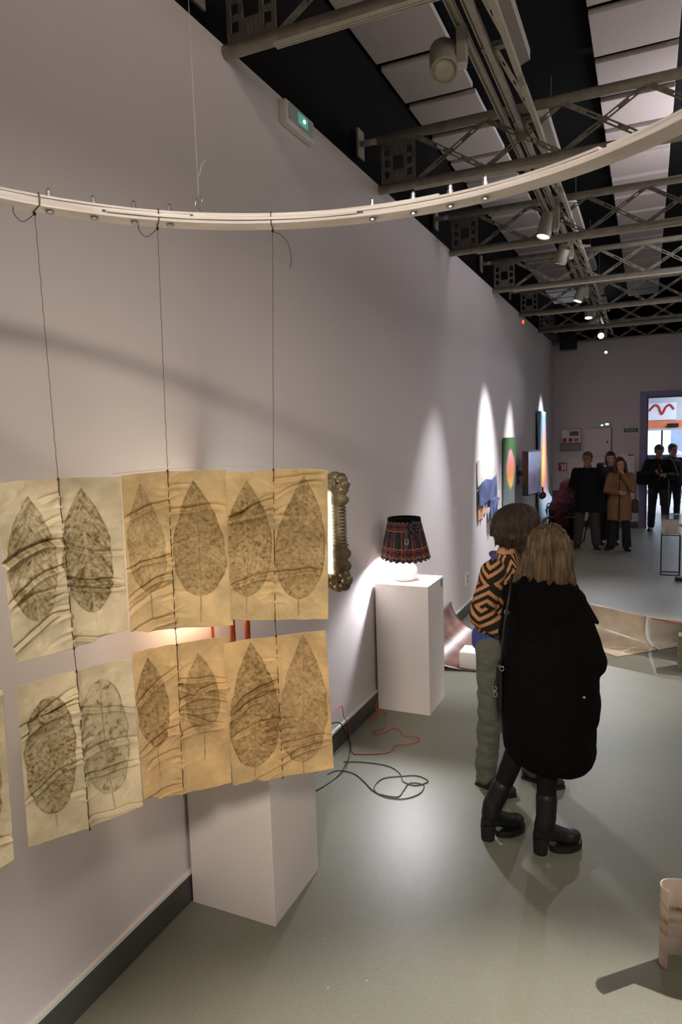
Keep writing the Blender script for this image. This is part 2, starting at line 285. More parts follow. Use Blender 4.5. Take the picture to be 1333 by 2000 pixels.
# ------------------------------------------------------------------ mesh helpers
class MB:
    def __init__(s): s.v = []; s.f = []
    def add(s, vs, fs):
        k = len(s.v); s.v += [tuple(map(float, v)) for v in vs]; s.f += [tuple(i+k for i in f) for f in fs]; return s
    def box(s, a, b, rz=0., piv=None):
        (x0, y0, z0), (x1, y1, z1) = a, b
        vs = [(x0, y0, z0), (x1, y0, z0), (x1, y1, z0), (x0, y1, z0), (x0, y0, z1), (x1, y0, z1), (x1, y1, z1), (x0, y1, z1)]
        if rz:
            p = piv or ((x0+x1)/2, (y0+y1)/2); c, n = math.cos(rz), math.sin(rz)
            vs = [(p[0]+(x-p[0])*c-(y-p[1])*n, p[1]+(x-p[0])*n+(y-p[1])*c, z) for x, y, z in vs]
        return s.add(vs, [(0, 3, 2, 1), (4, 5, 6, 7), (0, 1, 5, 4), (1, 2, 6, 5), (2, 3, 7, 6), (3, 0, 4, 7)])
    def obox(s, p0, p1, wa, wb, up=(0, 0, 1)):      # box along a segment
        p0, p1 = Vector(p0), Vector(p1); d = (p1-p0).normalized(); u = Vector(up)
        if abs(d.dot(u)) > .95: u = Vector((1, 0, 0))
        a = d.cross(u).normalized(); b = a.cross(d).normalized(); vs = []
        for p in (p0, p1):
            for i, j in ((-1, -1), (1, -1), (1, 1), (-1, 1)): vs.append(p+a*wa/2*i+b*wb/2*j)
        return s.add(vs, [(0, 3, 2, 1), (4, 5, 6, 7), (0, 1, 5, 4), (1, 2, 6, 5), (2, 3, 7, 6), (3, 0, 4, 7)])
    def tube(s, pts, r, n=10, cap=True):
        pts = [Vector(p) for p in pts]; rs = r if isinstance(r, (list, tuple)) else [r]*len(pts); vs = []; fs = []
        prev = None
        for i, p in enumerate(pts):
            d = (pts[min(i+1, len(pts)-1)]-pts[max(i-1, 0)]).normalized()
            if prev is None: u = Vector((0, 0, 1)) if abs(d.z) < .9 else Vector((1, 0, 0)); a = d.cross(u).normalized()
            else: a = (prev-d*prev.dot(d)).normalized()
            prev = a; b = d.cross(a)
            for k in range(n): t = 2*PI*k/n; vs.append(p+(a*math.cos(t)+b*math.sin(t))*rs[i])
        for i in range(len(pts)-1):
            for k in range(n): fs.append((i*n+k, i*n+(k+1) % n, (i+1)*n+(k+1) % n, (i+1)*n+k))
        if cap: fs.append(tuple(range(n-1, -1, -1))); fs.append(tuple(range((len(pts)-1)*n, len(pts)*n)))
        return s.add(vs, fs)
    def lathe(s, prof, c=(0, 0, 0), n=32, axis=(0, 0, 1), mod=None):   # prof: (radius, height) pairs
        ax = Vector(axis).normalized(); u = Vector((1, 0, 0)) if abs(ax.x) < .9 else Vector((0, 1, 0)); a = (u-ax*u.dot(ax)).normalized(); b = ax.cross(a); c = Vector(c)
        vs = []; fs = []
        for i, (r, h) in enumerate(prof):
            for k in range(n):
                t = 2*PI*k/n; rr = max(r, 1e-4)*(mod(t, i) if mod else 1); vs.append(c+ax*h+(a*math.cos(t)+b*math.sin(t))*rr)
        for i in range(len(prof)-1):
            for k in range(n): fs.append((i*n+k, i*n+(k+1) % n, (i+1)*n+(k+1) % n, (i+1)*n+k))
        fs.append(tuple(range(n-1, -1, -1))); fs.append(tuple(range((len(prof)-1)*n, len(prof)*n)))
        return s.add(vs, fs)
    def ell(s, c, r, rot=None, nu=20, nv=14):
        c = Vector(c); rm = rot or Matrix.Identity(3); vs = []; fs = []
        for i in range(1, nv):
            ph = PI*i/nv
            for k in range(nu): t = 2*PI*k/nu; vs.append(c+rm @ Vector((r[0]*math.sin(ph)*math.cos(t), r[1]*math.sin(ph)*math.sin(t), r[2]*math.cos(ph))))
        vs.append(c+rm @ Vector((0, 0, r[2]))); vs.append(c-rm @ Vector((0, 0, r[2]))); T, B = len(vs)-2, len(vs)-1
        for i in range(nv-2):
            for k in range(nu): fs.append((i*nu+k, (i+1)*nu+k, (i+1)*nu+(k+1) % nu, i*nu+(k+1) % nu))
        for k in range(nu): fs.append((T, k, (k+1) % nu)); fs.append((B, (nv-2)*nu+(k+1) % nu, (nv-2)*nu+k))
        return s.add(vs, fs)
    def cone(s, p0, p1, r0, r1, n=16):              # rounded tapered limb
        p0, p1 = Vector(p0), Vector(p1); d = p1-p0; L = d.length
        if L < 1e-5: return s.ell(p0, (r0,)*3)
        d /= L; P = []
        for k in range(5): a = PI/2*(1-k/4.); P.append((-math.sin(a)*r0, math.cos(a)*r0))
        for k in range(5): a = PI/2*k/4.; P.append((L+math.sin(a)*r1, math.cos(a)*r1))
        return s.lathe([(max(r, 1e-4), h) for h, r in P], p0, n, d)
    def loft(s, rings, n=32):                       # rings: (centre, ra, rb, angle) stacked ellipses, closed
        vs = []; fs = []
        for (c, ra, rb, an) in rings:
            for k in range(n):
                t = 2*PI*k/n; x, y = ra*math.cos(t), rb*math.sin(t); vs.append((c[0]+x*math.cos(an)-y*math.sin(an), c[1]+x*math.sin(an)+y*math.cos(an), c[2]))
        for i in range(len(rings)-1):
            for k in range(n): fs.append((i*n+k, i*n+(k+1) % n, (i+1)*n+(k+1) % n, (i+1)*n+k))
        fs.append(tuple(range(n-1, -1, -1))); fs.append(tuple(range((len(rings)-1)*n, len(rings)*n)))
        return s.add(vs, fs)
    def grid(s, P, thick=0.):                       # P: 2D list of Vectors; thick -> solid slab
        nu, nv = len(P), len(P[0]); A = np.array([[tuple(p) for p in r] for r in P], float)
        idx = lambda i, j: i*nv+j
        if not thick: return s.add(A.reshape(-1, 3), [(idx(i, j), idx(i+1, j), idx(i+1, j+1), idx(i, j+1)) for i in range(nu-1) for j in range(nv-1)])
        du = np.gradient(A, axis=0); dv = np.gradient(A, axis=1); nn = np.cross(du, dv); nn /= np.linalg.norm(nn, axis=2, keepdims=True)+1e-12
        B = A+nn*thick; vs = list(A.reshape(-1, 3))+list(B.reshape(-1, 3)); k = nu*nv; fs = []
        for i in range(nu-1):
            for j in range(nv-1):
                q = (idx(i, j), idx(i+1, j), idx(i+1, j+1), idx(i, j+1)); fs.append(q[::-1]); fs.append(tuple(x+k for x in q))
        for i in range(nu-1): fs.append((idx(i, 0), idx(i+1, 0), idx(i+1, 0)+k, idx(i, 0)+k)); fs.append((idx(i+1, nv-1), idx(i, nv-1), idx(i, nv-1)+k, idx(i+1, nv-1)+k))
        for j in range(nv-1): fs.append((idx(0, j+1), idx(0, j), idx(0, j)+k, idx(0, j+1)+k)); fs.append((idx(nu-1, j), idx(nu-1, j+1), idx(nu-1, j+1)+k, idx(nu-1, j)+k))
        return s.add(vs, fs)
    def perf(s, O, U, V, W, nu, nv, holes, thick):  # perforated plate: holes = set of (i,j) cells left open
        O, U, V, W = map(Vector, (O, U, V, W))
        for i in range(nu):
            for j in range(nv):
                if (i, j) in holes: continue
                c = [O+U*(a/nu)+V*(b/nv) for a, b in ((i, j), (i+1, j), (i+1, j+1), (i, j+1))]
                s.add([p for p in c]+[p+W*thick for p in c], [(0, 3, 2, 1), (4, 5, 6, 7), (0, 1, 5, 4), (1, 2, 6, 5), (2, 3, 7, 6), (3, 0, 4, 7)])
        return s
    def build(s, name, m, parent=None, smooth=False, bevel=0., attrs=None):
        V_ = np.array(s.v, float); root = parent
        while root is not None and root.parent is not None: root = root.parent
        if root is not None: org = np.array(root.location)
        else: org = np.array([(V_[:, 0].min()+V_[:, 0].max())/2, (V_[:, 1].min()+V_[:, 1].max())/2, V_[:, 2].min()])
        me = bpy.data.meshes.new(name); me.from_pydata([tuple(p) for p in V_-org], [], s.f); me.update()
        return link(name, me, m, parent, None if root is not None else Vector(org), smooth, bevel, attrs)
def link(name, me, m, parent, loc, smooth=False, bevel=0., attrs=None):
    bm = bmesh.new(); bm.from_mesh(me); bmesh.ops.recalc_face_normals(bm, faces=bm.faces); bm.to_mesh(me); bm.free()
    if m: me.materials.append(m)
    if smooth: me.polygons.foreach_set('use_smooth', [True]*len(me.polygons))
    for k, (typ, data) in (attrs or {}).items():
        at = me.attributes.new(k, typ, 'POINT'); at.data.foreach_set('value' if typ == 'FLOAT' else 'vector', np.array(data, dtype=np.float32).ravel())
    o = bpy.data.objects.new(name, me); COL.objects.link(o)
    if parent is not None: o.parent = parent
    elif loc is not None: o.location = loc
    if bevel:
        b = o.modifiers.new('bevel', 'BEVEL'); b.width = bevel; b.segments = 2; b.limit_method = 'ANGLE'; b.angle_limit = math.radians(50)
    return o
def tag(o, label, cat, group=None):
    o['label'] = label; o['category'] = cat
    if group: o['group'] = group
    return o
def thing(name, label, cat, loc=(0, 0, 0), group=None):
    o = bpy.data.objects.new(name, None); COL.objects.link(o); o.location = loc; o.empty_display_size = .1; return tag(o, label, cat, group)
def struct(o): o['kind'] = 'structure'; return o
def dup(root, loc, label=None, group=None, rot=None):
    def cp(o, par):
        c = o.copy(); COL.objects.link(c)
        if par is not None: c.parent = par
        for ch in kids.get(o.name, []): cp(ch, c)
        return c
    kids = {}
    for o in list(COL.objects):
        if o.parent is not None: kids.setdefault(o.parent.name, []).append(o)
    r = cp(root, None); r.location = loc
    if rot is not None: r.rotation_euler = rot
    if label: r['label'] = label
    if group: r['group'] = group
    return r
def V(*a): return Vector(a)

def bake(mb, voxel, iters=4, disp=None):            # fuse overlapping volumes into one skin
    me = bpy.data.meshes.new('tmp'); me.from_pydata(mb.v, [], mb.f); me.update()
    bm = bmesh.new(); bm.from_mesh(me); bmesh.ops.recalc_face_normals(bm, faces=bm.faces); bm.to_mesh(me); bm.free()
    o = bpy.data.objects.new('tmp', me); COL.objects.link(o)
    r = o.modifiers.new('r', 'REMESH'); r.mode = 'VOXEL'; r.voxel_size = voxel
    s = o.modifiers.new('s', 'SMOOTH'); s.iterations = iters; s.factor = .5
    dg = bpy.context.evaluated_depsgraph_get(); dg.update()
    out = bpy.data.meshes.new_from_object(o.evaluated_get(dg)); bpy.data.objects.remove(o); bpy.data.meshes.remove(me)
    if disp:
        co = np.empty(len(out.vertices)*3); out.vertices.foreach_get('co', co); co = co.reshape(-1, 3)
        no = np.array([tuple(v.normal) for v in out.vertices])
        co += no*disp(co)[:, None]; out.vertices.foreach_set('co', co.ravel()); out.update()
    return out
def skinmesh(name, mb, m, root, voxel=.007, iters=4, disp=None, attrf=None, parent=None):
    me = bake(mb, voxel, iters, disp)
    co = np.empty(len(me.vertices)*3); me.vertices.foreach_get('co', co); co = co.reshape(-1, 3)
    attrs = attrf(co) if attrf else None
    me.vertices.foreach_set('co', (co-np.array(root.location)).ravel()); me.update(); me.name = name
    return link(name, me, m, parent or root, None, True, 0, attrs)
def text_mesh(s, size, depth=.002):
    c = bpy.data.curves.new('t', 'FONT'); c.body = s; c.size = size; c.extrude = depth; c.align_x = 'CENTER'; c.align_y = 'CENTER'
    o = bpy.data.objects.new('t', c); COL.objects.link(o); dg = bpy.context.evaluated_depsgraph_get(); dg.update()
    me = bpy.data.meshes.new_from_object(o.evaluated_get(dg)); bpy.data.objects.remove(o); return me
def sm(pts, n=8, closed=False):                     # Catmull-Rom smoothing
    P = [Vector(p) for p in pts]; out = []
    for i in range(len(P)-1):
        p0, p1, p2, p3 = P[max(i-1, 0)], P[i], P[i+1], P[min(i+2, len(P)-1)]
        for k in range(n):
            t = k/n; out.append(.5*((2*p1)+(p2-p0)*t+(2*p0-5*p1+4*p2-p3)*t*t+(3*p1-p0-3*p2+p3)*t**3))
    out.append(P[-1]); return out

# ================================================================== SETTING
YB = 15.75
WT = 4.035
struct(MB().box((-.3, -4.2, -.2), (7.2, 18.7, 0)).build('floor', M['floor']))
struct(MB().box((-.2, -4.2, 0), (0, YB+.15, WT)).build('wall_left', M['wall']))
struct(MB().box((-.35, -4.2, 0), (-.2, 18.7, 5.4)).build('wall_left_upper', M['black']))
bw = MB(); bw.box((0, YB, 0), (1.90, YB+.22, WT)); bw.box((1.90, YB, 2.78), (3.70, YB+.22, WT)); bw.box((3.70, YB, 0), (7.0, YB+.22, WT))
struct(bw.build('wall_back', M['backwall']))
struct(MB().box((-.35, 18.55, 3.7), (7.2, 18.7, 5.4)).build('wall_back_upper', M['black']))
struct(MB().box((7.0, -4.2, 0), (7.2, 18.7, 5.4)).build('wall_right', M['wall']))
struct(MB().box((-.35, -4.4, 0), (7.2, -4.2, 5.4)).build('wall_behind', M['wall']))
struct(MB().box((-.35, -4.4, 5.22), (7.2, 18.7, 5.4)).build('ceiling', M['black']))
struct(MB().box((0, -4.2, 0), (.014, YB, .135)).build('baseboard_left', M['base'], bevel=.004))
struct(MB().box((0, -4.2, .135), (.017, YB, .150)).build('trim_3', M['plastic_white']))
struct(MB().box((.014, YB-.014, 0), (1.77, YB, .135)).build('baseboard_back', M['base']))
# doorway frame in the back wall
fr = MB(); fr.box((1.765, YB-.02, 0), (1.90, YB+.24, 2.89)); fr.box((1.90, YB-.02, 2.78), (3.75, YB+.24, 2.89)); fr.box((3.70, YB-.02, 0), (3.83, YB+.24, 2.89))
d1 = struct(fr.build('trim_1', M['jamb'], bevel=.005))
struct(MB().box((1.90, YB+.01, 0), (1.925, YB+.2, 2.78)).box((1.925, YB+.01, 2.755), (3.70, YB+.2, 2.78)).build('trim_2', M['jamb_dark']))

# acoustic ceiling panels, each lifts out on its own
PZ = 5.15; pan = None; ORD = ['first', 'second', 'third', 'fourth', 'fifth', 'sixth', 'seventh']
TY = [3.0, 5.10, 7.16, 9.30, 11.38, 13.46, 15.50]
for (x0, x1, side) in ((-.17, .46, 'left'), (1.465, 2.08, 'right')):
    y = 6.70-.735*6; cnt = {}
    while y < 17.6:
        if pan is None: pan = o = MB().box((-.3125, 0, 0), (.3125, .625, .045)).build('acoustic_panel', M['panel'], bevel=.004)
        else: o = pan.copy(); COL.objects.link(o)
        o.location = ((x0+x1)/2, y, PZ); b = sum(1 for t in TY if t < y+.1); cnt[b] = cnt.get(b, 0)+1
        if b == 0: w_ = '%s before the nearest truss' % ORD[cnt[b]-1]
        else: w_ = '%s past the %s truss from the camera' % (ORD[cnt[b]-1], ORD[b-1])
        tag(o, 'pale ceiling panel of the %s row, %s' % (side, w_), 'ceiling panel', 'acoustic ceiling panels')
        y += .735

# ------------------------------------------------------------------ roof trusses
def build_truss():
    t = thing('roof_truss', '', 'roof truss')
    MB().tube([(.0, 0, 4.0), (6.9, 0, 4.0)], .034, 16).build('lower_chord', M['alu'], t, True)
    MB().tube([(.0, 0, 4.365), (6.9, 0, 4.365)], .034, 16).build('upper_chord', M['alu'], t, True)
    MB().box((.28, -.007, 3.9585), (6.85, .007, 3.967)).box((.28, -.020, 3.958), (6.85, -.012, 3.973)).box((.28, .012, 3.958), (6.85, .020, 3.973)).build('chord_rail', M['track'], t)
    MB().tube([(-.14, 0, 4.365), (.0, 0, 4.365)], .024, 12).build('spigot', M['alu'], t, True)
    MB().box((-.155, -.06, 4.26), (-.14, .06, 4.47)).build('wall_plate', M['alu'], t)
    holes = set()
    for i in (4, 5, 6, 7):
        for j in (4, 5, 6, 7): holes.add((i, j))
    for j0 in (2, 5, 8):
        holes |= {(1, j0), (2, j0), (1, j0+1), (2, j0+1), (9, j0), (10, j0), (9, j0+1), (10, j0+1)}
    MB().perf((.02, -.005, 4.02), (.27, 0, 0), (0, 0, .325), (0, 1, 0), 12, 12, holes, .01).build('end_plate', M['plate'], t)
    pat = {(i, 1) for i in range(16) if i % 4 in (1, 2) and 2 < i < 14}
    proto = []
    for s in (1, -1):
        a = V(.2815, .014*s, 4.02 if s > 0 else 4.345); b = V(.8065, .014*s, 4.345 if s > 0 else 4.02)
        d = (b-a); nrm = V(-d.z, 0, d.x).normalized()*.036
        proto.append(MB().perf(a-nrm/2, d, nrm, (0, 1, 0), 16, 3, pat, .003).build('lattice_strap', M['strap'], t))
    for k in range(1, 12):
        for p in proto:
            c = p.copy(); COL.objects.link(c); c.location = (.5275*k, 0, 0)
    return t
tl = ['nearest to the camera, entering at the top of the picture', 'second from the camera, crossing beside the large unlit spotlight', 'third from the camera, crossing in front of the lit grey spotlight',
      'fourth from the camera, ends above the middle of the left wall', 'fifth from the camera, above the orange light dot', 'sixth from the camera, near the back wall', 'farthest, almost touching the back wall']
tr0 = build_truss()
for i, (y, l) in enumerate(zip(TY, tl)):
    o = tr0 if i == 0 else dup(tr0, (0, y, 0))
    if i == 0: o.location = (0, y, 0)
    o['label'] = 'grey tube roof truss, '+l; o['group'] = 'roof trusses'

# ------------------------------------------------------------------ lighting track, longitudinal truss, luminaires
def rail_profile(x, z, y0, y1):
    m = MB(); m.box((x-.02, y0, z), (x-.013, y1, z+.034)); m.box((x+.013, y0, z), (x+.02, y1, z+.034)); m.box((x-.013, y0, z+.024), (x+.013, y1, z+.034)); return m
for (x, lab) in ((.955, 'long pale lighting track carrying the grey spotlights'), (4.45, 'second lighting track over the right side of the hall')):
    o = rail_profile(x, 4.285, -3.5, 15.6).build('lighting_track', M['track']); tag(o, lab, 'lighting track')
o = rail_profile(1.035, 4.28, -3.5, 15.6).build('cable_duct', M['track']); tag(o, 'slim pale cable duct running beside the lighting track', 'cable duct')
lt = thing('longitudinal_truss', 'grey lattice beam running lengthwise beside the lighting track', 'beam', (1.13, 0, 4.2))
for (x, z, nm) in ((1.08, 4.22, 'lower_bar'), (1.17, 4.26, 'upper_bar')): MB().box((x-.016, -3.5, z-.016), (x+.016, 15.6, z+.016)).build(nm, M['alu'], lt)
zz = MB().perf((1.085, 0, 4.24), (.075, .98, 0), (.03, 0, .0), (0, 0, 1), 16, 3, {(3, 1), (7, 1), (11, 1)}, .004).build('zigzag_strap', M['track'], lt)
zc = MB().box((1.03, .0, 4.235), (1.19, .045, 4.265)).build('cross_plate', M['strap'], lt)
z2 = MB().box((1.17, .5, 4.20), (1.20, 1.3, 4.24)).build('cover_strip', M['track'], lt)
for k in range(-3, 16):
    if k == 0: continue
    for p in (zz, zc, z2):
        c = p.copy(); COL.objects.link(c); c.location = (p.location.x, p.location.y+k*1.0, p.location.z)
fx = None; fl = ['the one at the top edge beside the unlit spotlight', 'the one just past the second truss', 'the one just past the lit grey spotlight', 'between the fourth and fifth trusses', 'between the fifth and sixth trusses', 'the farthest one']
for i, y in enumerate((3.6, 5.85, 8.1, 10.3, 12.4, 14.4)):
    if fx is None:
        fx = thing('linear_luminaire', '', 'ceiling light'); m = MB()
        m.add([(-.045, 0, 0), (.045, .06, 0), (.045, 1.40, 0), (-.045, 1.46, 0), (-.045, 0, .07), (.045, .06, .07), (.045, 1.40, .07), (-.045, 1.46, .07)], [(0, 3, 2, 1), (4, 5, 6, 7), (0, 1, 5, 4), (1, 2, 6, 5), (2, 3, 7, 6), (3, 0, 4, 7)])
        m.build('housing', M['fixture'], fx, bevel=.004); MB().box((-.002, .6, .07), (.002, .604, .55)).build('bracket', M['alu'], fx); fx.location = (1.10, y, 4.62); o = fx
    else: o = dup(fx, (1.10, y, 4.62))
    tag(o, 'unlit white box luminaire, '+fl[i], 'ceiling light', 'linear luminaires along the track')

# ------------------------------------------------------------------ spotlights
def make_spotlight(loc, direction, lit, label, group='track spotlights', big=1.0):
    L_ = Vector(loc); t = thing('spotlight', label, 'spotlight', L_, group); d = Vector(direction).normalized()
    side = V(.072*big, 0, 0); ztop = 4.30
    MB().box((L_.x+side.x-.0, L_.y-.022, L_.z-.03), (L_.x+side.x+.055, L_.y+.022, ztop)).build('gear_box', M['spotgrey'], t, bevel=.004)
    MB().box((L_.x+side.x+.005, L_.y-.018, L_.z-.052), (L_.x+side.x+.05, L_.y+.018, L_.z-.03)).build('end_cap', M['label'], t)
    R_ = .072*big
    MB().lathe([(0, -.13), (R_*.85, -.13), (R_, -.115), (R_, .085), (R_*.97, .095), (R_*.88, .095), (R_*.84, .082), (0, .082)], L_, 36, d).build('lamp_head', M['spotgrey'], t, True)
    MB().lathe([(0, .078), (R_*.83, .078), (R_*.83, .086), (R_*.4, .089), (0, .09)], L_, 32, d).build('lens', M['lens_on'] if lit else M['lens_off'], t, True)
    MB().tube([L_+side*.6, L_+side+V(.02, 0, 0)], .014, 10).build('pivot', M['spotgrey'], t, True)
    return t
sl = ['large unlit grey spotlight tilted toward the camera at the top of the picture', 'lit grey cylinder spotlight on the track, largest of the lit ones', 'lit small spotlight on the track between fourth and fifth trusses',
      'lit small spotlight on the track between fifth and sixth trusses', 'glaring spotlight facing the camera near the back wall', 'added grey spotlight on the track turned to the denim artwork', 'added grey spotlight on the track turned to the tall blue painting',
      'spotlight on the second track beyond the right edge', 'spotlight standing behind the viewpoint, turned to the leaf sheets', 'spotlight on the second track over the curved sheets', 'spotlight on the second track beside the viewpoint']
for i, (p, t_, e, c, a, b, _s) in enumerate(SPOTS):
    p = Vector(p); d = (Vector(t_)-p) if t_ else V(.18, -.58, -.79)
    make_spotlight(p, d, i > 0, sl[i], big=1.05 if i == 0 else .95)
o = MB().box((.19, 15.2, 3.83), (.52, 15.5, 4.12)).build('loudspeaker', M['blackmetal'], bevel=.01); tag(o, 'black box loudspeaker high in the back left corner', 'loudspeaker')
o = thing('small_spotlight', 'tiny lit lamp below the glaring spotlight at the back wall', 'lamp', (1.07, 15.7, 3.78))
MB().lathe([(0, 0), (.03, 0), (.03, .06), (0, .06)], (1.07, 15.62, 3.76), 16, (.3, -1, -.3)).build('lamp_head', M['plastic_white'], o, True)
MB().lathe([(0, .061), (.026, .061), (.026, .066), (0, .066)], (1.07, 15.62, 3.76), 16, (.3, -1, -.3)).build('lens', M['lens_on'], o)
MB().box((1.05, 15.6, 3.76), (1.09, 15.75, 3.80)).build('bracket', M['plastic_white'], o)

# ------------------------------------------------------------------ left wall fittings
t = thing('emergency_light', 'white emergency light box glowing green, high on the left wall', 'emergency light', (0, 3.53, 3.88))
MB().box((0, 3.53, 3.885), (.045, 3.88, 4.01)).build('housing', M['plastic_white'], t, bevel=.006)
MB().box((.045, 3.56, 3.91), (.053, 3.85, 3.995)).build('diffuser', M['diffuser'], t)
MB().box((.053, 3.66, 3.925), (.0545, 3.78, 3.985)).build('glow_strip', M['greenglow'], t)
MB().ell((.056, 3.735, 3.958), (.004, .012, .010)).build('led', M['greendot'], t, True)
o = MB().lathe([(0, 0), (.03, 0), (.03, .02), (.02, .03), (0, .03)], (0, 11.67, 3.93), 16, (1, 0, 0)).build('alarm_beacon', pm('orange_beacon', (220, 110, 60), .4, emis=(255, 110, 50), estr=1.2), smooth=True); tag(o, 'small orange warning light high on the left wall', 'warning light')
def card(y0, y1, z0, z1, lab):
    o = MB().box((0, y0, z0), (.006, y1, z1)).build('wall_label', M['label']); return tag(o, lab, 'label card')
card(4.19, 4.32, 1.20, 1.275, 'white label card on the wall between carved frame and skirt lamp')
card(7.15, 7.32, 1.21, 1.33, 'upper white label card on the wall before the denim artwork')
card(7.18, 7.28, 1.05, 1.14, 'lower small white label card on the wall before the denim artwork')
card(9.60, 9.72, 1.20, 1.30, 'white label card on the wall before the green painting')
t = thing('wall_socket', 'white double wall socket low on the left wall', 'wall socket', (0, 7.72, .36)); MB().box((0, 7.63, .36), (.012, 7.80, .50)).build('cover_plate', M['plastic_white'], t, bevel=.003)
for z in (.40, .455): MB().lathe([(0, 0), (.022, 0), (.022, .004), (0, .004)], (.010, 7.715, z), 16, (1, 0, 0)).build('outlet', M['plastic_grey'], t)

# artworks on the left wall
t = thing('denim_artwork', 'textile hanging of cream canvas, blue denim and peach cloth on the left wall', 'artwork', (0, 8.8, 1.0))
def drape(Y0, Y1, ztop, zbot, x, m, nm, thick=.004, fold=.012, ragged=.03, seed=0):
    n1, n2 = 36, 24; P = []
    for i in range(n1+1):
        u = i/n1; y = Y0+(Y1-Y0)*u; zt = ztop(u) if callable(ztop) else ztop; zb = (zbot(u) if callable(zbot) else zbot)+ragged*(noise.noise(V(u*7, seed, 0)))
        P.append([V(x+fold*(noise.noise(V(u*6, seed+j*.05, 2))+.5)+.004*math.sin(u*30+j*.1), y, zt+(zb-zt)*j/n2) for j in range(n2+1)])
    return MB().grid(P, thick).build(nm, m, t, True)
drape(8.25, 9.30, lambda u: 1.80+.02*math.sin(u*5), 1.45, .012, M['cream_cloth'], 'cream_canvas')
drape(8.25, 9.36, lambda u: 1.50+.05*u-.02*math.cos(u*9), lambda u: 1.20+.05*u, .022, M['denim'], 'denim_cloth', fold=.02, seed=3)
drape(8.26, 8.78, 1.24, lambda u: 1.02+.10*u, .012, M['peach'], 'peach_cloth', seed=5)
drape(9.12, 9.42, 1.26, 1.15, .012, M['peach'], 'peach_cloth', seed=6)
drape(8.80, 9.22, 1.26, lambda u: .95+.18*abs(u-.3), .05, M['denim'], 'denim_strap', fold=.03, ragged=.1, seed=8)
P = [[V(.035+.006*math.sin(i*.5), 9.87+.93*i/12., 2.05-1.12*j/20.) for j in range(21)] for i in range(13)]
o = MB().grid(P, .02).build('green_painting', M['art_green'], smooth=False); tag(o, 'green painting with a pink and orange oval on the left wall', 'painting')
P = []
for i in range(15):
    u = i/14.; P.append([])
    for j in range(25):
        v = j/24.; zz_ = 2.51-(2.51-.40)*v*(1+.0*u); sp = max(0, v-.72)/.28
        P[-1].append(V(.045+.02*math.sin(u*4+v*3)+.30*sp*sp*(u*.9+.2), 13.08+1.40*u+.75*sp*sp*u, zz_+.06*sp*u))
o = MB().grid(P, .01).build('tall_painting', M['art_tall'], smooth=True); tag(o, 'tall blue painting with a yellow and pink flame shape, its foot flaring off the wall', 'painting')
# television on its wall arm
t = thing('television', 'flat television on a wall arm between green and tall blue paintings', 'television', (0.2, 11.2, 1.13))
TA = math.radians(-10)
MB().box((.14, 10.75, 1.13), (.23, 11.40, 1.83), TA, (.22, 10.75)).build('casing', M['tvblack'], t, bevel=.008)
MB().box((.231, 10.77, 1.15), (.235, 11.38, 1.81), TA, (.22, 10.75)).build('screen', M['tvscreen'], t)
MB().box((.003, 11.15, 1.42), (.20, 11.25, 1.50)).box((.003, 11.05, 1.3), (.02, 11.30, 1.6)).build('wall_arm', M['tvblack'], t)
t = thing('headphones', 'black headphones hanging under the television', 'headphones', (.36, 11.43, 1.0))
MB().tube([(.003, 11.5, 1.24), (.30, 11.5, 1.24), (.36, 11.44, 1.20)], .006, 6).build('hook', M['tvblack'], t, True)
MB().tube(sm([(.36, 11.36, 1.10), (.36, 11.39, 1.20), (.36, 11.47, 1.20), (.36, 11.50, 1.10)]), .008, 8).build('headband', M['tvblack'], t, True)
for y in (11.36, 11.50): MB().ell((.36, y, 1.08), (.05, .028, .055)).build('ear_cup', M['tvblack'], t, True)

# ------------------------------------------------------------------ back wall fittings
def bx(name, lab, cat, x0, x1, z0, z1, d, m, bev=.006):
    o = MB().box((x0, YB-d, z0), (x1, YB, z1)).build(name, m, bevel=bev); return tag(o, lab, cat)
t = thing('fire_alarm_unit', 'white fire alarm panel with display on the back wall', 'alarm panel', (.4, YB, 1.70))
MB().box((.19, YB-.10, 1.86), (.585, YB, 2.14)).build('housing', M['plastic_white'], t, bevel=.008)
MB().box((.17, YB-.13, 1.69), (.59, YB, 1.86)).build('battery_box', M['plastic_grey'], t, bevel=.03)
MB().box((.24, YB-.104, 2.02), (.34, YB-.1, 2.11)).build('notice', M['label'], t)
MB().box((.36, YB-.106, 2.01), (.55, YB-.1, 2.11)).build('display', M['dark_display'], t)
MB().box((.215, YB-.106, 1.875), (.30, YB-.1, 1.965)).build('red_key', M['sign_red'], t)
MB().box((.34, YB-.106, 1.88), (.42, YB-.1, 1.965)).build('blue_key', M['blue_key'], t)
MB().box((.45, YB-.106, 1.88), (.55, YB-.1, 1.965)).build('keypad', M['plastic_grey'], t)
t = thing('wall_cabinet', 'flush white electrical cabinet beside the fire alarm panel', 'cabinet', (.95, YB, 1.54))
MB().box((.665, YB-.035, 1.56), (1.20, YB, 2.16)).build('cabinet_door', M['wall'], t, bevel=.003)
MB().box((1.203, YB-.02, 1.56), (1.215, YB, 2.16)).build('edge_gap', M['dark_display'], t)
MB().lathe([(0, 0), (.02, 0), (.02, .015), (0, .015)], (1.13, YB-.035, 1.86), 12, (0, -1, 0)).build('lock', M['blackmetal'], t)
t = thing('emergency_light', 'white emergency light lit green above the cabinet on the back wall', 'emergency light', (1.03, YB, 2.17))
MB().box((.87, YB-.06, 2.185), (1.20, YB, 2.275)).build('housing', M['plastic_white'], t, bevel=.01)
MB().box((.89, YB-.064, 2.20), (1.18, YB-.06, 2.265)).build('diffuser', M['diffuser'], t)
MB().ell((1.02, YB-.066, 2.22), (.02, .004, .012)).build('led', M['greendot'], t, True); MB().ell((1.12, YB-.066, 2.24), (.035, .004, .014)).build('led', M['greendot'], t, True)
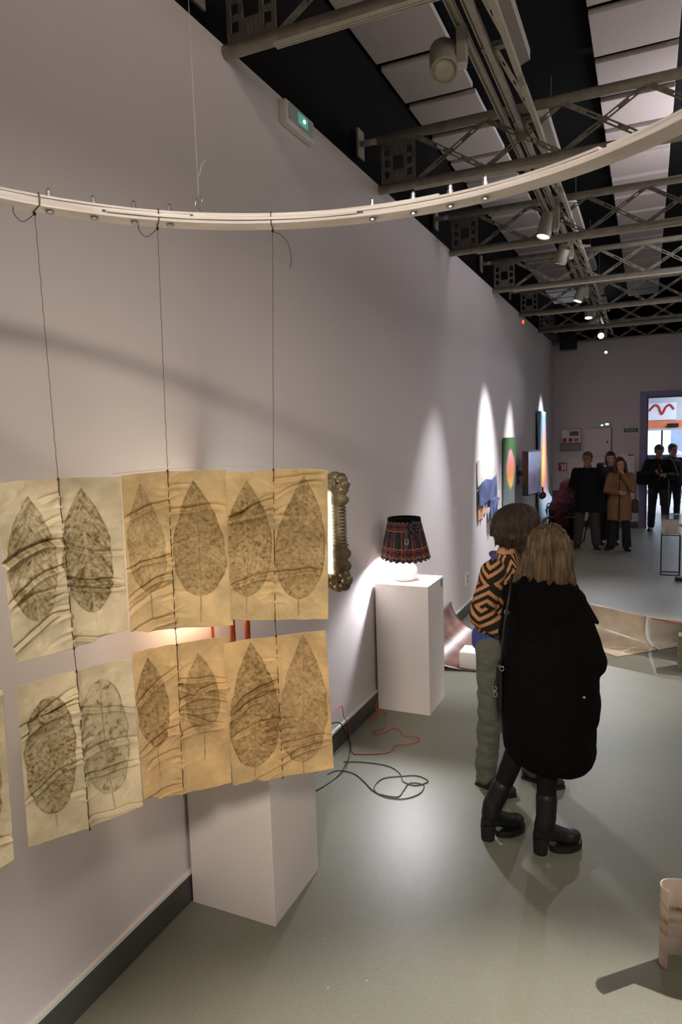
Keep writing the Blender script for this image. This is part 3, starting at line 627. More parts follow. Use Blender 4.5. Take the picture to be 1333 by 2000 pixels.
t = thing('exit_sign', 'green SALIDA sign beside the doorway', 'sign', (1.59, YB, 2.05))
MB().box((1.455, YB-.008, 2.055), (1.725, YB, 2.135)).build('sign_plate', M['sign_green'], t)
me = text_mesh('SALIDA', .068, .001); me.transform(Matrix.Translation((1.59-t.location.x, YB-.0095-t.location.y, 2.095-t.location.z)) @ Matrix.Rotation(PI/2, 4, 'X')); link('lettering', me, M['sign_white'], t, None)
t = thing('fire_sign', 'square red fire extinguisher sign on the back wall', 'sign', (.20, YB, 1.24))
MB().box((.115, YB-.006, 1.24), (.295, YB, 1.42)).build('sign_plate', M['sign_red'], t)
s_ = MB(); s_.box((.185, YB-.008, 1.255), (.225, YB-.006, 1.37)); s_.ell((.205, YB-.007, 1.37), (.02, .002, .02)); s_.box((.165, YB-.008, 1.375), (.20, YB-.006, 1.39)); s_.box((.24, YB-.008, 1.26), (.28, YB-.006, 1.40)); s_.build('pictogram', M['sign_white'], t)
bx('low_door', 'plain white access panel low on the back wall behind the people', 'panel', .32, 1.68, .5, 1.53, .012, M['wall'], .003)
t = thing('notice_sheet', 'white notice with a red strip on the back wall beside the doorway', 'notice', (1.57, YB, 1.3))
MB().box((1.38, YB-.016, 1.16), (1.67, YB-.0125, 1.60)).build('sheet', M['label'], t); MB().box((1.54, YB-.018, 1.555), (1.655, YB-.016, 1.585)).build('red_strip', M['sign_red'], t)

# ------------------------------------------------------------------ vestibule and street beyond the doorway
YG = 20.6
struct(MB().box((1.2, 18.7, -.2), (8, 22.0, 0)).build('floor_vestibule', M['street']))
struct(MB().box((1.0, YB+.22, 0), (1.2, YG, 3.7)).build('wall_vestibule_left', M['vest_wall']))
struct(MB().box((7.6, 18.7, 0), (7.8, YG, 3.7)).build('wall_vestibule_right', M['vest_wall']))
struct(MB().box((1.0, YB+.22, 3.55), (7.8, YG+.2, 3.7)).build('ceiling_vestibule', M['vest_wall']))
struct(MB().box((1.0, YG, 2.32), (7.8, YG+.15, 3.55)).build('wall_vestibule_front', M['vest_wall']))
o = MB().box((1.2, YG-.05, 2.12), (7.6, YG, 2.32)).build('fascia', M['orange_band']); tag(o, 'orange fascia board above the glass street doors', 'fascia')
o = MB().box((1.2, YG-.12, 2.06), (7.6, YG-.02, 2.12)).build('door_header', M['fixture']); tag(o, 'pale door header beam under the orange fascia', 'beam')
o = MB().box((2.40, YG-.16, 2.14), (2.68, YG-.08, 2.24)).build('header_sensor', M['blackmetal'], bevel=.01); tag(o, 'black sensor box above the glass street doors', 'sensor')
t = thing('wall_poster', 'white poster with red scrawled shapes above the street doors', 'poster', (2.3, YG-.06, 2.7))
MB().box((1.65, YG-.03, 2.34), (2.62, YG-.01, 2.80)).build('board', M['facade'], t)
MB().tube(sm([(1.95, YG-.04, 2.60), (2.08, YG-.04, 2.74), (2.18, YG-.04, 2.70), (2.26, YG-.04, 2.50), (2.36, YG-.04, 2.68), (2.46, YG-.04, 2.74), (2.56, YG-.04, 2.62)]), .028, 8).build('red_scrawl', M['sign_red'], t, True)
g = thing('street_doors', 'glass street doors with thin dark uprights at the far entrance', 'glass doors', (3.2, YG, 0))
for i, x in enumerate((1.25, 2.28, 3.35, 4.4, 5.4, 6.4)):
    MB().box((x-.022, YG-.03, 0), (x+.022, YG+.03, 2.08)).build('upright', M['blackmetal'] if i else M['fixture'], g)
    if i < 5: MB().box(((1.25, 2.28, 3.35, 4.4, 5.4, 6.4)[i]+.022, YG-.004, .06), ((1.25, 2.28, 3.35, 4.4, 5.4, 6.4)[i+1]-.022, YG+.004, 2.08)).build('pane', M['glass'], g)
MB().lathe([(0, 0), (.15, 0), (.15, .004), (0, .004)], (3.14, YG-.006, 1.42), 28, (0, -1, 0)).build('round_sticker', M['red'], g)
struct(MB().box((-8, 22.0, -.25), (16, 34, -.05)).build('floor_street', M['street']))
t = thing('street_building', 'pale building facade across the street seen through the glass doors', 'building', (3, 31, 0))
MB().box((-8, 31, -.05), (16, 32, 8)).build('facade', M['facade'], t)
for x in (-1.6, .6, 2.8, 5.0, 7.2): MB().box((x, 30.96, .9), (x+.7, 31, 3.2)).build('window', M['facade_dark'], t)
t = thing('parked_car', 'silver car parked outside the glass street doors', 'car', (2.2, 25.5, -.05))
m = MB(); prof = [(-2.0, .35), (-2.0, .75), (-1.3, .95), (-.8, 1.35), (.7, 1.38), (1.4, .98), (2.0, .85), (2.05, .35)]
P = [[V(2.2+x, 25.5+y, z-.05) for (y) in (-.8, -.74, .74, .8)] for x, z in prof]
vs = []; 
for y, k in ((24.7, 1.), (26.3, 1.)):
    for x, z in prof: vs.append((2.2+x, y, z-.05))
n = len(prof); fs = [tuple(range(n)), tuple(range(2*n-1, n-1, -1))]+[(i, (i+1) % n, n+(i+1) % n, n+i) for i in range(n)]
MB().add(vs, fs).build('bodywork', M['car'], t, bevel=.06)
MB().box((1.5, 24.68, .98), (2.8, 24.72, 1.24)).build('side_window', M['tvblack'], t)
for x in (.95, 3.45): MB().lathe([(0, 0), (.30, 0), (.32, .03), (.32, .18), (0, .18)], (x, 24.75, .27), 24, (0, -1, 0)).build('wheel', M['rubber'], t, True)

# ================================================================== HOOP, STRINGS, LEAF SHEETS
HC = V(1.336, .868, 0); HR = .985; HZ = 2.72
hoop = thing('suspended_hoop', 'large white laminated wooden hoop hanging in front of the left wall', 'hoop', (HC.x, HC.y, HZ))
def hoop_seg(a0, a1, r0, r1, z0, z1, nm, n=90, wob=0.):
    P = []
    for i in range(n+1):
        a = math.radians(a0+(a1-a0)*i/n); q = wob*noise.noise(V(a*3, z0*50, 0))
        P.append([(r0+q, z0), (r1, z0), (r1, z1), (r0+q, z1)])
    vs = []; fs = []
    for i, sec in enumerate(P):
        a = math.radians(a0+(a1-a0)*i/n)
        for r, z in sec: vs.append((HC.x+r*math.cos(a), HC.y+r*math.sin(a), z))
    for i in range(n):
        for k in range(4): fs.append((i*4+k, i*4+(k+1) % 4, (i+1)*4+(k+1) % 4, (i+1)*4+k))
    if abs(a1-a0) < 359.9: fs += [(3, 2, 1, 0), tuple(range(n*4, n*4+4))]
    return MB().add(vs, fs).build(nm, M['ring'], hoop)
# laminations stacked like plywood, with staggered overlaps
hoop_seg(0, 360, .930, .992, HZ, HZ+.008, 'lamination', 180)
hoop_seg(100, 142, .925, .993, HZ+.0085, HZ+.0150, 'lamination', 70, .004)
hoop_seg(142.6, 460-1, .932, .990, HZ+.0085, HZ+.0150, 'lamination', 170, .002)
hoop_seg(60, 128, .929, .991, HZ+.0155, HZ+.0215, 'lamination', 90, .005)
hoop_seg(128.5, 419, .934, .990, HZ+.0155, HZ+.0215, 'lamination', 170, .002)
hoop_seg(86, 160, .931, .989, HZ+.0220, HZ+.0275, 'lamination', 90, .005)
def ring_at(px, py, r=.955):
    best = None
    for k in range(3600):
        a = 2*PI*k/3600; p = V(HC.x+r*math.cos(a), HC.y+r*math.sin(a), HZ+.012)
        if p.y < 0.2: continue
        c = RM.T @ np.array(p-CAM); u = CX+FPX*c[0]/c[2]
        if c[2] > 0 and (best is None or abs(u-px) < best[0]): best = (abs(u-px), p, a)
    return best[1], best[2]
b0 = None
for px in (96, 184, 262, 333, 728, 808, 880, 948):
    p, a = ring_at(px, 0); x, y = p.x, p.y
    MB().lathe([(0, -.0075), (.0105, -.0075), (.0105, 0), (.004, 0), (.004, .028), (.0085, .028), (.0085, .037), (.0062, .037), (.0062, .048), (.004, .053), (0, .055)], (x, y, HZ), 12).build('bolt', M['bolt'], hoop)
# hook and wire
p, a = ring_at(391, 0, .950); hx, hy = p.x, p.y
hk = MB().tube(sm([(hx-.012, hy, HZ+.035), (hx-.013, hy, HZ+.022), (hx, hy, HZ+.012), (hx+.012, hy, HZ+.022), (hx+.004, hy, HZ+.038), (hx-.010, hy, HZ+.052), (hx-.008, hy, HZ+.068), (hx+.004, hy, HZ+.074), (hx+.011, hy, HZ+.064), (hx+.006, hy, HZ+.052)], 6), .0022, 8).build('hook', M['bolt'], smooth=True); tag(hk, 'small steel S-hook holding up the white hoop', 'hook')
wr = MB().tube(sm([(hx, hy, HZ+.074), (hx, hy, HZ+.13), (hx, hy, 3.4), (hx-.002, hy, 4.0), (hx-.002, hy, 5.2)], 6), .0007, 5).tube(sm([(hx, hy, HZ+.125), (hx+.010, hy, HZ+.14), (hx+.016, hy, HZ+.158), (hx+.030, hy, HZ+.165)], 5), .0011, 5).build('hanging_wire', M['thread'], smooth=True); tag(wr, 'fine wire rising from the S-hook to the ceiling', 'wire')

ANG = {0: 169.5, 1: 151.6, 2: 134.3, 3: 116.4}
def cyl(ang, z, dr=0.): a = math.radians(ang); return V(HC.x+(HR+dr)*math.cos(a), HC.y+(HR+dr)*math.sin(a), z)
# sheet corners as (angle, height): TL, TM, TR, BR, BM, BL  ; leaf = (u centre, half width, v tip, v base, v widest, stem end, ink, style)
def ang_of(x, y): return math.degrees(math.atan2(y-HC.y, x-HC.x))
def cylpx(px, py):
    r = ray(px, py); o = np.array([CAM.x-HC.x, CAM.y-HC.y]); d = r[:2]; a = d @ d; b = 2*o @ d; c = o @ o-HR*HR; q = b*b-4*a*c
    t = (-b+math.sqrt(max(q, 0)))/2/a; return V(CAM.x+r[0]*t, CAM.y+r[1]*t, CAM.z+r[2]*t)
SHEETS = [
 ('TL', [(-12, 943), (112, 936), (235, 930), (250, 1229), (143, 1265), (31, 1297)], 'paper_pale', [(.27, .205, .085, .80, .5, .93, .75, 0), (.72, .215, .06, .83, .5, .90, .82, 0)], 'upper leftmost sheet, beside the picture edge, two broad greenish leaf prints', 11),
 ('TM', [(236, 928), (327, 920), (443, 918), (456, 1222), (342, 1226), (255, 1235)], 'paper_tan', [(.235, .205, .06, .76, .58, .93, .62, 1), (.72, .225, .055, .80, .62, .97, .75, 1)], 'upper middle sheet, two pointed leaf prints with dark midribs', 12),
 ('TR', [(440, 922), (535, 917), (641, 916), (642, 1208), (538, 1210), (452, 1210)], 'paper_tan', [(.20, .26, .055, .84, .56, .95, .68, 2), (.76, .235, .045, .86, .55, .97, .72, 1)], 'upper right sheet, two speckled leaf prints, covering the carved frame', 13),
 ('BL', [(32, 1340), (148, 1310), (258, 1283), (280, 1573), (174, 1617), (56, 1657)], 'paper_pale', [(.27, .215, .12, .84, .5, .93, .78, 3), (.74, .215, .10, .84, .5, .95, .62, 4)], 'lower left pale sheet, two rounded speckled leaf prints', 14),
 ('BM', [(258, 1275), (345, 1258), (445, 1243), (452, 1530), (358, 1550), (281, 1563)], 'paper_amber', [(.21, .19, .055, .66, .5, .86, .80, 1), (.72, .175, .08, .62, .55, .80, .62, 1)], 'lower middle amber sheet, two small pointed leaf prints', 15),
 ('BR', [(436, 1257), (540, 1240), (637, 1229), (653, 1501), (553, 1515), (455, 1534)], 'paper_amber', [(.245, .245, .02, .90, .6, .97, .80, 1), (.745, .24, .01, .92, .6, 1., .66, 1)], 'lower right brown sheet, two large leaf prints filling the paper', 16),
 ('B0', None, 'paper_pale', [(.25, .2, .1, .84, .5, .93, .7, 3), (.75, .22, .1, .84, .5, .95, .75, 3)], 'sheet cut off by the left edge of the picture, lowest at left', 17),
]
def fbm(x, y, s, oct=3):
    out = np.zeros_like(x); a = 1.; rs = np.random.RandomState(s)
    for k in range(oct):
        n_ = 24; G = rs.rand(n_, n_); X = (x % n_); Y = (y % n_); i = np.floor(X).astype(int) % n_; j = np.floor(Y).astype(int) % n_
        fx_, fy = X-np.floor(X), Y-np.floor(Y); fx_ = fx_*fx_*(3-2*fx_); fy = fy*fy*(3-2*fy); i1 = (i+1) % n_; j1 = (j+1) % n_
        out += a*((G[i, j]*(1-fx_)+G[i1, j]*fx_)*(1-fy)+(G[i, j1]*(1-fx_)+G[i1, j1]*fx_)*fy-.5); x = x*2.03+3.1; y = y*2.03+1.7; a *= .5
    return out
def leaf_mask(u, v, L, seed):
    uc, hw, vt, vb, vw, vs, k, style = L
    s = (v-vt)/(vb-vt); sc = np.clip(s, 0, 1)
    if style in (3, 4): prof = np.sqrt(np.clip(1-(2*sc-1)**2, 0, 1))**.85
    else: prof = np.where(sc < vw, 1-(1-np.clip(sc/vw, 0, 1))**1.75, np.clip(1-((sc-vw)/(1-vw))**2.6, 0, 1)**.55)
    mid = uc+.03*np.sin(v*3+seed)-.01
    d = (u-mid)/hw; edge = prof*(1+.05*fbm(u*9, v*14, seed+3)*2)
    inside = (np.abs(d) < edge) & (s > 0) & (s < 1)
    q = np.where(inside, edge-np.abs(d), 0)
    t = np.clip((q)/.04, 0, 1)
    tex = .72+.22*fbm(u*7, v*9, seed+9, 3)+.55*np.clip(fbm(u*60, v*95, seed+5, 3), -.3, .5)+.30*fbm(u*30+v*20, v*60, seed+7, 2)
    if style in (2, 3): tex += .5*(fbm(u*42, v*62, seed+21, 2) > .36)
    rim = np.exp(-((q-.02)/.03)**2)*.45*inside
    vein = np.abs(np.mod((v*11-np.abs(d)*1.7+seed*.3), 1)-.5)
    tex += .28*np.clip(1-vein/.07, 0, 1)
    if style == 0: tex += .75*np.clip(fbm((u-v*.8*np.sign(d))*70, v*22, seed+31, 2), -.3, .5)
    ink = k*tex*t+rim*k
    if style == 4: ink = k*(.45+.9*np.clip(fbm(u*30, v*44, seed+2, 3)*2, 0, 1))*t+rim*1.1
    rib = np.exp(-((u-mid)/.006)**2)*((s > .02) & (v < vs))
    if style == 0: ink = ink*(1-.55*np.exp(-((u-mid)/.010)**2)*(s > .35))+rib*.30*(v > vb)
    else: ink = np.maximum(ink, rib*(.75+.35*fbm(u*10, v*30, seed)))
    return np.clip(ink, 0, 1.15)
def make_sheet(key, px, m, leaves, lab, seed):
    if px:
        c = [cylpx(*p) for p in px]
        # keep the seam on its string's plumb line
    else:
        c = [cyl(178.2, 1.51), cyl(169.5, 1.50), cyl(162.0, 1.497), cyl(162.6, 1.035), cyl(170.0, 1.022), cyl(178.6, 1.02)]
    if key in ('TR', 'BR'): c = [V(p.x-(p.x-HC.x)*.004, p.y-(p.y-HC.y)*.004, p.z) for p in c]
    TLc, TMc, TRc, BRc, BMc, BLc = c; NU, NV = 150, 210; rs = np.random.RandomState(seed)
    U, W_ = np.meshgrid(np.linspace(0, 1, NU), np.linspace(0, 1, NV), indexing='ij')
    A = np.zeros((NU, NV, 3)); half = U < .5; uu = np.where(half, U*2, U*2-1)
    for msk, (a, b, d, e) in ((half, (TLc, TMc, BMc, BLc)), (~half, (TMc, TRc, BRc, BMc))):
        top = np.array(a)*(1-uu[..., None])+np.array(b)*uu[..., None]; bot = np.array(e)*(1-uu[..., None])+np.array(d)*uu[..., None]
        P = top*(1-W_[..., None])+bot*W_[..., None]; A[msk] = P[msk]
    ctr = np.array([HC.x, HC.y]); nr = A[..., :2]-ctr; nr /= np.linalg.norm(nr, axis=2, keepdims=True)     # outward from hoop axis
    disp = .010*np.sin(PI*uu)*np.sin(PI*W_*.9+.4)
    # creases: sharp one-sided folds running out from the seam
    for k in range(17):
        side = 0 if rs.rand() < .55 else 1; v0 = rs.uniform(.08, .97); long_ = rs.rand() < .45
        slope = (rs.uniform(.10, .42) if side == 0 else rs.uniform(-.28, .22)); amp = rs.uniform(.005, .012)*(1.35 if long_ else .7)
        du = np.abs(U-.5); ms = (U <= .502) if side == 0 else (U >= .498)
        cv = v0+slope*du*(1 if side == 0 else -1)-.25*slope*np.sin(du*6)*.3+.02*fbm(U*6, W_*0+seed+k, seed+k, 2)
        ln = rs.uniform(.9, 1.2) if long_ else rs.uniform(.25, .45); fade = np.clip((ln*.5-du)/.10, 0, 1)*np.clip(1.4-du, 0, 1)
        dd = (W_-cv)/rs.uniform(.012, .026)
        prof = -1.0*np.exp(-((dd+.5)/.6)**2)+1.1*np.where(dd > .3, np.exp(-np.clip(dd-.3, 0, 50)*.9), np.exp(np.clip(dd-.3, -50, 0)*4.)); disp -= .92*amp*prof*fade*ms
    for k in range(10):                              # small puckers close to the seam
        v0 = rs.uniform(.05, .95); du = np.abs(U-.5); cv = v0+rs.uniform(-.5, .6)*du; dd = (W_-cv)/.010
        disp -= .003*np.exp(-dd*dd)*np.exp(-du/.10)
    disp += .0035*fbm(U*5, W_*7, seed+40, 3)+.0022*fbm(U*18, W_*26, seed+41, 3)
    disp -= .006*np.exp(-(np.abs(U-.5)/.03)**2)
    A[..., :2] += nr*disp[..., None]
    # tidy ragged edges
    A[..., 2] += .004*fbm(U*5, W_*1.5, seed+60, 2)
    ink = np.zeros((NU, NV))
    for i, L in enumerate(leaves): ink = np.maximum(ink, leaf_mask(U, W_, L, seed*2+i))
    ink = np.maximum(ink, .10+.16*fbm(U*3, W_*4, seed+80, 3))
    P = A.reshape(-1, 3); idx = lambda i, j: i*NV+j; nrm = np.concatenate([nr, np.zeros((NU, NV, 1))], 2).reshape(-1, 3)
    mb = MB(); mb.v = [tuple(p) for p in P]; mb.f = [(idx(i, j), idx(i+1, j), idx(i+1, j+1), idx(i, j+1)) for i in range(NU-1) for j in range(NV-1)]
    o = mb.build('leaf_print_sheet', M[m], None, True, attrs={'ink': ('FLOAT', ink.ravel())})
    s = o.modifiers.new('solid', 'SOLIDIFY'); s.thickness = .0006
    tag(o, lab, 'paper sheet', 'leaf print sheets hanging from the hoop'); return TMc, BMc, c
seams = {}
for sh in SHEETS: seams[sh[0]] = make_sheet(*sh)
# strings: one per column, sewn down the middle of its sheets
def stitch(m, a, b, r, n=40):
    pts = [a+(b-a)*(i/n)+V(.0005*math.sin(i*1.7), .0005*math.cos(i*1.3), 0) for i in range(n+1)]; m.tube(pts, r, 5)
for (cols, px, lab) in ((('TL', 'BL'), 66, 'brown string sewn through the left column of leaf sheets'), (('TM', 'BM'), 307, 'brown string sewn through the middle column of leaf sheets'), (('TR', 'BR'), 532, 'brown string sewn through the right column of leaf sheets'), (('B0', 'B0'), None, 'brown string of the leaf sheet cut off at the left edge')):
    t1 = seams[cols[0]][0]; b1 = seams[cols[0]][1]; t2 = seams[cols[1]][0]; b2 = seams[cols[1]][1]
    inw = lambda p, d=.007: V(p.x-(p.x-HC.x)/HR*d, p.y-(p.y-HC.y)/HR*d, p.z)
    top = V(inw(t1).x, inw(t1).y, HZ+.002)
    if px is not None:
        q, a_ = ring_at(px, 0, .975); top = V(q.x, q.y, HZ-.002)
    m = MB()
    if px is not None: stitch(m, top, inw(t1), .0008, 60)
    else: stitch(m, V(top.x, top.y, HZ-.002), inw(t1), .0011, 60)
    stitch(m, inw(t1), inw(b1), .0014)
    if cols[0] != cols[1]: stitch(m, inw(b1), inw(t2), .0012, 10); stitch(m, inw(t2), inw(b2), .0014)
    # loop round the hoop and knot with a loose end
    a_ = math.atan2(top.y-HC.y, top.x-HC.x); e = V(math.cos(a_), math.sin(a_), 0); c0 = V(HC.x, HC.y, 0)
    m.tube([c0+e*.927+V(0, 0, HZ-.001), c0+e*.927+V(0, 0, HZ+.030), c0+e*.994+V(0, 0, HZ+.030), c0+e*.994+V(0, 0, HZ-.001), c0+e*.927+V(0, 0, HZ-.001)], .0013, 5)
    m.ell(top+V(0, 0, -.006), (.0035, .0035, .005), nu=8, nv=6)
    tg = V(-e.y, e.x, 0)*(-1)
    m.tube(sm([top+V(0, 0, -.008), top+tg*.02+V(0, 0, -.015), top+tg*.042+V(0, 0, -.04), top+tg*.05+V(0, 0, -.08), top+tg*.046+V(0, 0, -.11)] if px == 532 else [top+V(0, 0, -.006), top-tg*.03+V(0, 0, -.03), top-tg*.05+V(0, 0, -.012), top-tg*.045+V(0, 0, .012), top-tg*.02+V(0, 0, .01)], 5), .0011, 5)
    for z in (t1, b1, t2, b2): m.ell(inw(z, .008), (.003, .003, .005), nu=8, nv=6)
    o = m.build('string', M['string'], smooth=True); tag(o, lab, 'string', 'strings of the leaf sheets')
# fine nylon thread along the top of the upper sheets
m = MB(); q1, q2, q3 = seams['TL'][2][2], seams['TM'][0], seams['TR'][0]
m.tube(sm([q1+V(-.01, -.02, .008), q2+V(0, -.006, .006), seams['TM'][2][2]+V(0, -.01, .012), q3+V(0, -.006, .006)], 10), .0007, 5)
m.tube(sm([q2+V(0, -.006, .0), q2+V(.01, -.01, .01), q2+V(.018, -.015, .03)], 6), .0007, 5); m.tube(sm([q3+V(0, -.006, .0), q3+V(.012, -.01, .008), q3+V(.026, -.02, .026)], 6), .0007, 5)
o = m.build('nylon_thread', M['thread'], smooth=True); tag(o, 'fine pale nylon thread along the top of the upper leaf sheets', 'thread')

# ================================================================== PEDESTALS AND WHAT STANDS ON THEM
def pedestal(x0, x1, y0, y1, h, lab):
    o = MB().box((x0, y0, 0), (x1, y1, h)).build('pedestal', M['pedestal'], bevel=.0025); return tag(o, lab, 'pedestal')
pedestal(.022, .461, 2.357, 2.785, 1.0, 'tall white pedestal close behind the hanging leaf sheets')
pedestal(.018, .441, 4.753, 5.165, 1.0, 'tall white pedestal carrying the tartan skirt lamp')
t = thing('pedestal_latch', 'small metal clip on the side of the skirt lamp pedestal', 'clip', (.442, 5.1, .92)); MB().box((.4415, 5.09, .93), (.447, 5.12, .985)).build('clip_body', M['plastic_grey'], t)
# framed lit panel on copper legs
t = thing('lit_framed_panel', 'carved silver-gilt frame round a glowing white panel, on copper legs', 'framed light panel', (.40, 2.60, 1.0))
FX0, FX1, FZ0, FZ1, FY = .06, .715, 1.515, 1.925, 2.60
m = MB(); W_ = .075
def frame_side(p0, p1, outd):
    n_ = 56; p0, p1, outd = Vector(p0), Vector(p1), Vector(outd)
    for i in range(n_):
        u = (i+.5)/n_; c = p0+(p1-p0)*u
        if .22 < u < .62: r = .022+.012*(i % 2)
        elif u < .22: r = .030+.020*abs(math.sin(u*30))
        else: r = .030+.022*abs(math.sin(u*24))
        m.ell(c, (abs((p1-p0).x)/n_*.8+r*abs(outd.x)+.004, .030, abs((p1-p0).z)/n_*.8+r*abs(outd.z)+.004), nu=12, nv=8)
frame_side((FX1, FY, FZ1), (FX1, FY, FZ0), (1, 0, 0)); frame_side((FX0, FY, FZ1), (FX0, FY, FZ0), (1, 0, 0))
frame_side((FX0, FY, FZ1), (FX1, FY, FZ1), (0, 0, 1)); frame_side((FX0, FY, FZ0), (FX1, FY, FZ0), (0, 0, 1))
for (x, z) in ((FX0, FZ0), (FX1, FZ0), (FX0, FZ1), (FX1, FZ1)):
    for k in range(7):
        a = 2*PI*k/7; m.ell((x+.03*math.cos(a), FY, z+.03*math.sin(a)), (.026, .032, .026), nu=12, nv=8)
m.build('carved_frame', M['frame_gold'], t, True)
MB().box((FX0+.02, FY-.034, FZ0+.03), (FX1-.022, FY-.005, FZ1-.03)).build('glowing_panel', M['litpanel'], t)
for x in (.150, .232): MB().tube([(x, FY, 1.0), (x, FY, FZ0)], .013, 14).build('leg', M['copper'], t, True)
MB().box((.08, FY-.09, 1.0), (.32, FY+.09, 1.014)).build('foot_plate', M['copper'], t)
t = thing('warm_bulb', 'small warm glowing bulb near the wall behind the leaf sheets', 'light bulb', (.13, 2.47, 1.0))
MB().lathe([(0, 0), (.02, .005), (.032, .03), (.028, .055), (.015, .075), (0, .08)], (.13, 2.47, 1.32), 20).build('glass_bulb', pm('warm_bulb_glass', (255, 220, 170), .3, emis=(255, 190, 120), estr=5), t, True)
MB().tube([(.13, 2.47, 1.0), (.13, 2.47, 1.325)], .008, 10).build('stem', M['copper'], t, True)
MB().lathe([(0, 0), (.05, 0), (.05, .012), (0, .012)], (.13, 2.47, 1.0), 20).build('foot', M['copper'], t)
# tartan skirt lamp
LX, LY = .195, 4.955
t = thing('skirt_lamp', 'table lamp with a pleated dark tartan skirt for a shade', 'lamp', (LX, LY, 1.0))
MB().lathe([(0, 0), (.075, 0), (.088, .01), (.098, .035), (.098, .07), (.085, .105), (.055, .13), (.024, .145), (.02, .18), (.016, .22), (0, .22)], (LX, LY, 1.0), 36).build('base', M['opal'], t, True)
n_, NZ = 240, 20; vs = []; uv = []; z0, z1 = 1.175, 1.475
for j in range(NZ+1):
    w_ = j/NZ; R0 = .128+.062*w_**1.0; z = z1+(z0-z1)*w_
    for k in range(n_):
        a = 2*PI*k/n_; pl = abs(((k/n_*24) % 1)-.5)*2; r = R0+(.002+.014*w_)*(pl-.5)+.005*w_*math.sin(3*a+1)
        vs.append((LX+r*math.cos(a), LY+r*math.sin(a), z-.012*w_*pl+.008*math.sin(2*a+.5)*w_)); uv.append((k/n_*24*.5, w_*1.55+.28, 0))
fs = [(j*n_+k, j*n_+(k+1) % n_, (j+1)*n_+(k+1) % n_, (j+1)*n_+k) for j in range(NZ) for k in range(n_)]
sk = MB().add(vs, fs).build('pleated_skirt', M['plaid'], t, False, attrs={'uvp': ('FLOAT_VECTOR', uv)}); sm_ = sk.modifiers.new('s', 'SOLIDIFY'); sm_.thickness = .003
MB().lathe([(.118, 0), (.131, 0), (.128, .03), (.116, .032), (.114, .03), (.112, 0)], (LX, LY, 1.462), 48).build('waistband', M['blackcloth'], t, True)
MB().lathe([(0, 0), (.115, 0), (.115, .004), (0, .004)], (LX, LY, 1.47), 40).build('top_disc', M['blackcloth'], t)
wa = math.radians(-62); e = V(math.cos(wa), math.sin(wa), 0); tg = V(-e.y, e.x, 0)
b_ = V(LX, LY, 0)
mm = MB()
for k in range(7):
    a = 2*PI*k/7; mm.ell(b_+e*(.150)+tg*(.05+.026*math.cos(a))+V(0, 0, 1.43+.030*math.sin(a)), (.024, .018, .024), nu=12, nv=8)
mm.ell(b_+e*.165+tg*.05+V(0, 0, 1.43), (.018, .018, .018), nu=12, nv=8); mm.obox(b_+e*.16+tg*.055+V(0, 0, 1.42), b_+e*.18+tg*.08+V(0, 0, 1.33), .03, .004)
mm.build('rosette', M['black_leather'], t, True)
bk_ = MB(); c = b_+e*.172+tg*(-.012)+V(0, 0, 1.325)
bk_.tube([c+tg*-.011+V(0, 0, -.018), c+tg*.011+V(0, 0, -.018), c+tg*.013+V(0, 0, .018), c+tg*-.013+V(0, 0, .018), c+tg*-.011+V(0, 0, -.018)], .0028, 8); bk_.build('buckle', M['bolt'], t, True)
MB().obox(c+V(0, 0, -.07)-e*-.008, c+V(0, 0, .09)-e*.022, .022, .004, tuple(e)).build('belt_strap', M['black_leather'], t)
MB().tube(sm([(LX+.08, LY+.01, 1.004), (LX+.15, LY-.02, 1.004), (LX+.20, LY+.03, 1.004), (.436, LY+.02, 1.003)]), .003, 6).build('lamp_cord', M['thread'], t, True)

# cables on the floor
def fl(*pts): return [atZ(x, y, .004) for x, y in pts]
c1 = [V(.035, 4.70, .10), V(.03, 4.68, .03)]+fl((744, 1390))+fl((722, 1395), (723, 1410), (734, 1398), (742, 1386), (755, 1395), (754, 1412), (750, 1422), (729, 1428), (736, 1434), (752, 1430), (768, 1422), (782, 1426), (790, 1437), (812, 1438), (820, 1443), (812, 1450), (790, 1454), (772, 1456), (762, 1468), (740, 1472), (700, 1473), (690, 1470), (684, 1450))+[atZ(680, 1425, .06), atX(672, 1400, .03), atX(655, 1385, .03), V(.05, 2.95, .25)]
for p in c1: p.x = max(p.x, .02)
o = MB().tube(sm(c1, 6), .0032, 7).build('orange_cable', M['orange_cable'], smooth=True); tag(o, 'thin orange cable snaking on the floor below the skirt lamp pedestal', 'cable')
c2 = fl((672, 1488), (700, 1488), (740, 1492), (768, 1500), (784, 1514), (788, 1526), (810, 1534), (830, 1530), (836, 1524), (815, 1515), (785, 1516), (750, 1520), (733, 1534), (734, 1546), (755, 1557), (790, 1560), (820, 1550), (829, 1535), (818, 1530), (800, 1530), (788, 1545), (778, 1556), (750, 1553), (730, 1545), (710, 1525), (690, 1510), (660, 1505), (640, 1512))
for p in c2: p.x = max(p.x, .03)
o = MB().tube(sm(c2, 6), .003, 7).build('brown_cable', M['brown_cable'], smooth=True); tag(o, 'brown twisted cable coiled in loops on the floor', 'cable')
c3 = fl((600, 1552), (625, 1540), (655, 1520))+[atZ(672, 1500, .02), atZ(685, 1470, .06), atX(684, 1450, .05), atX(672, 1425, .045), atX(650, 1412, .03), V(.03, 3.0, .45)]
o = MB().tube(sm(c3, 6), .004, 8).build('black_cable', M['black_cable'], smooth=True); tag(o, 'thick black cable arching from the wall behind the lower right leaf sheet', 'cable')

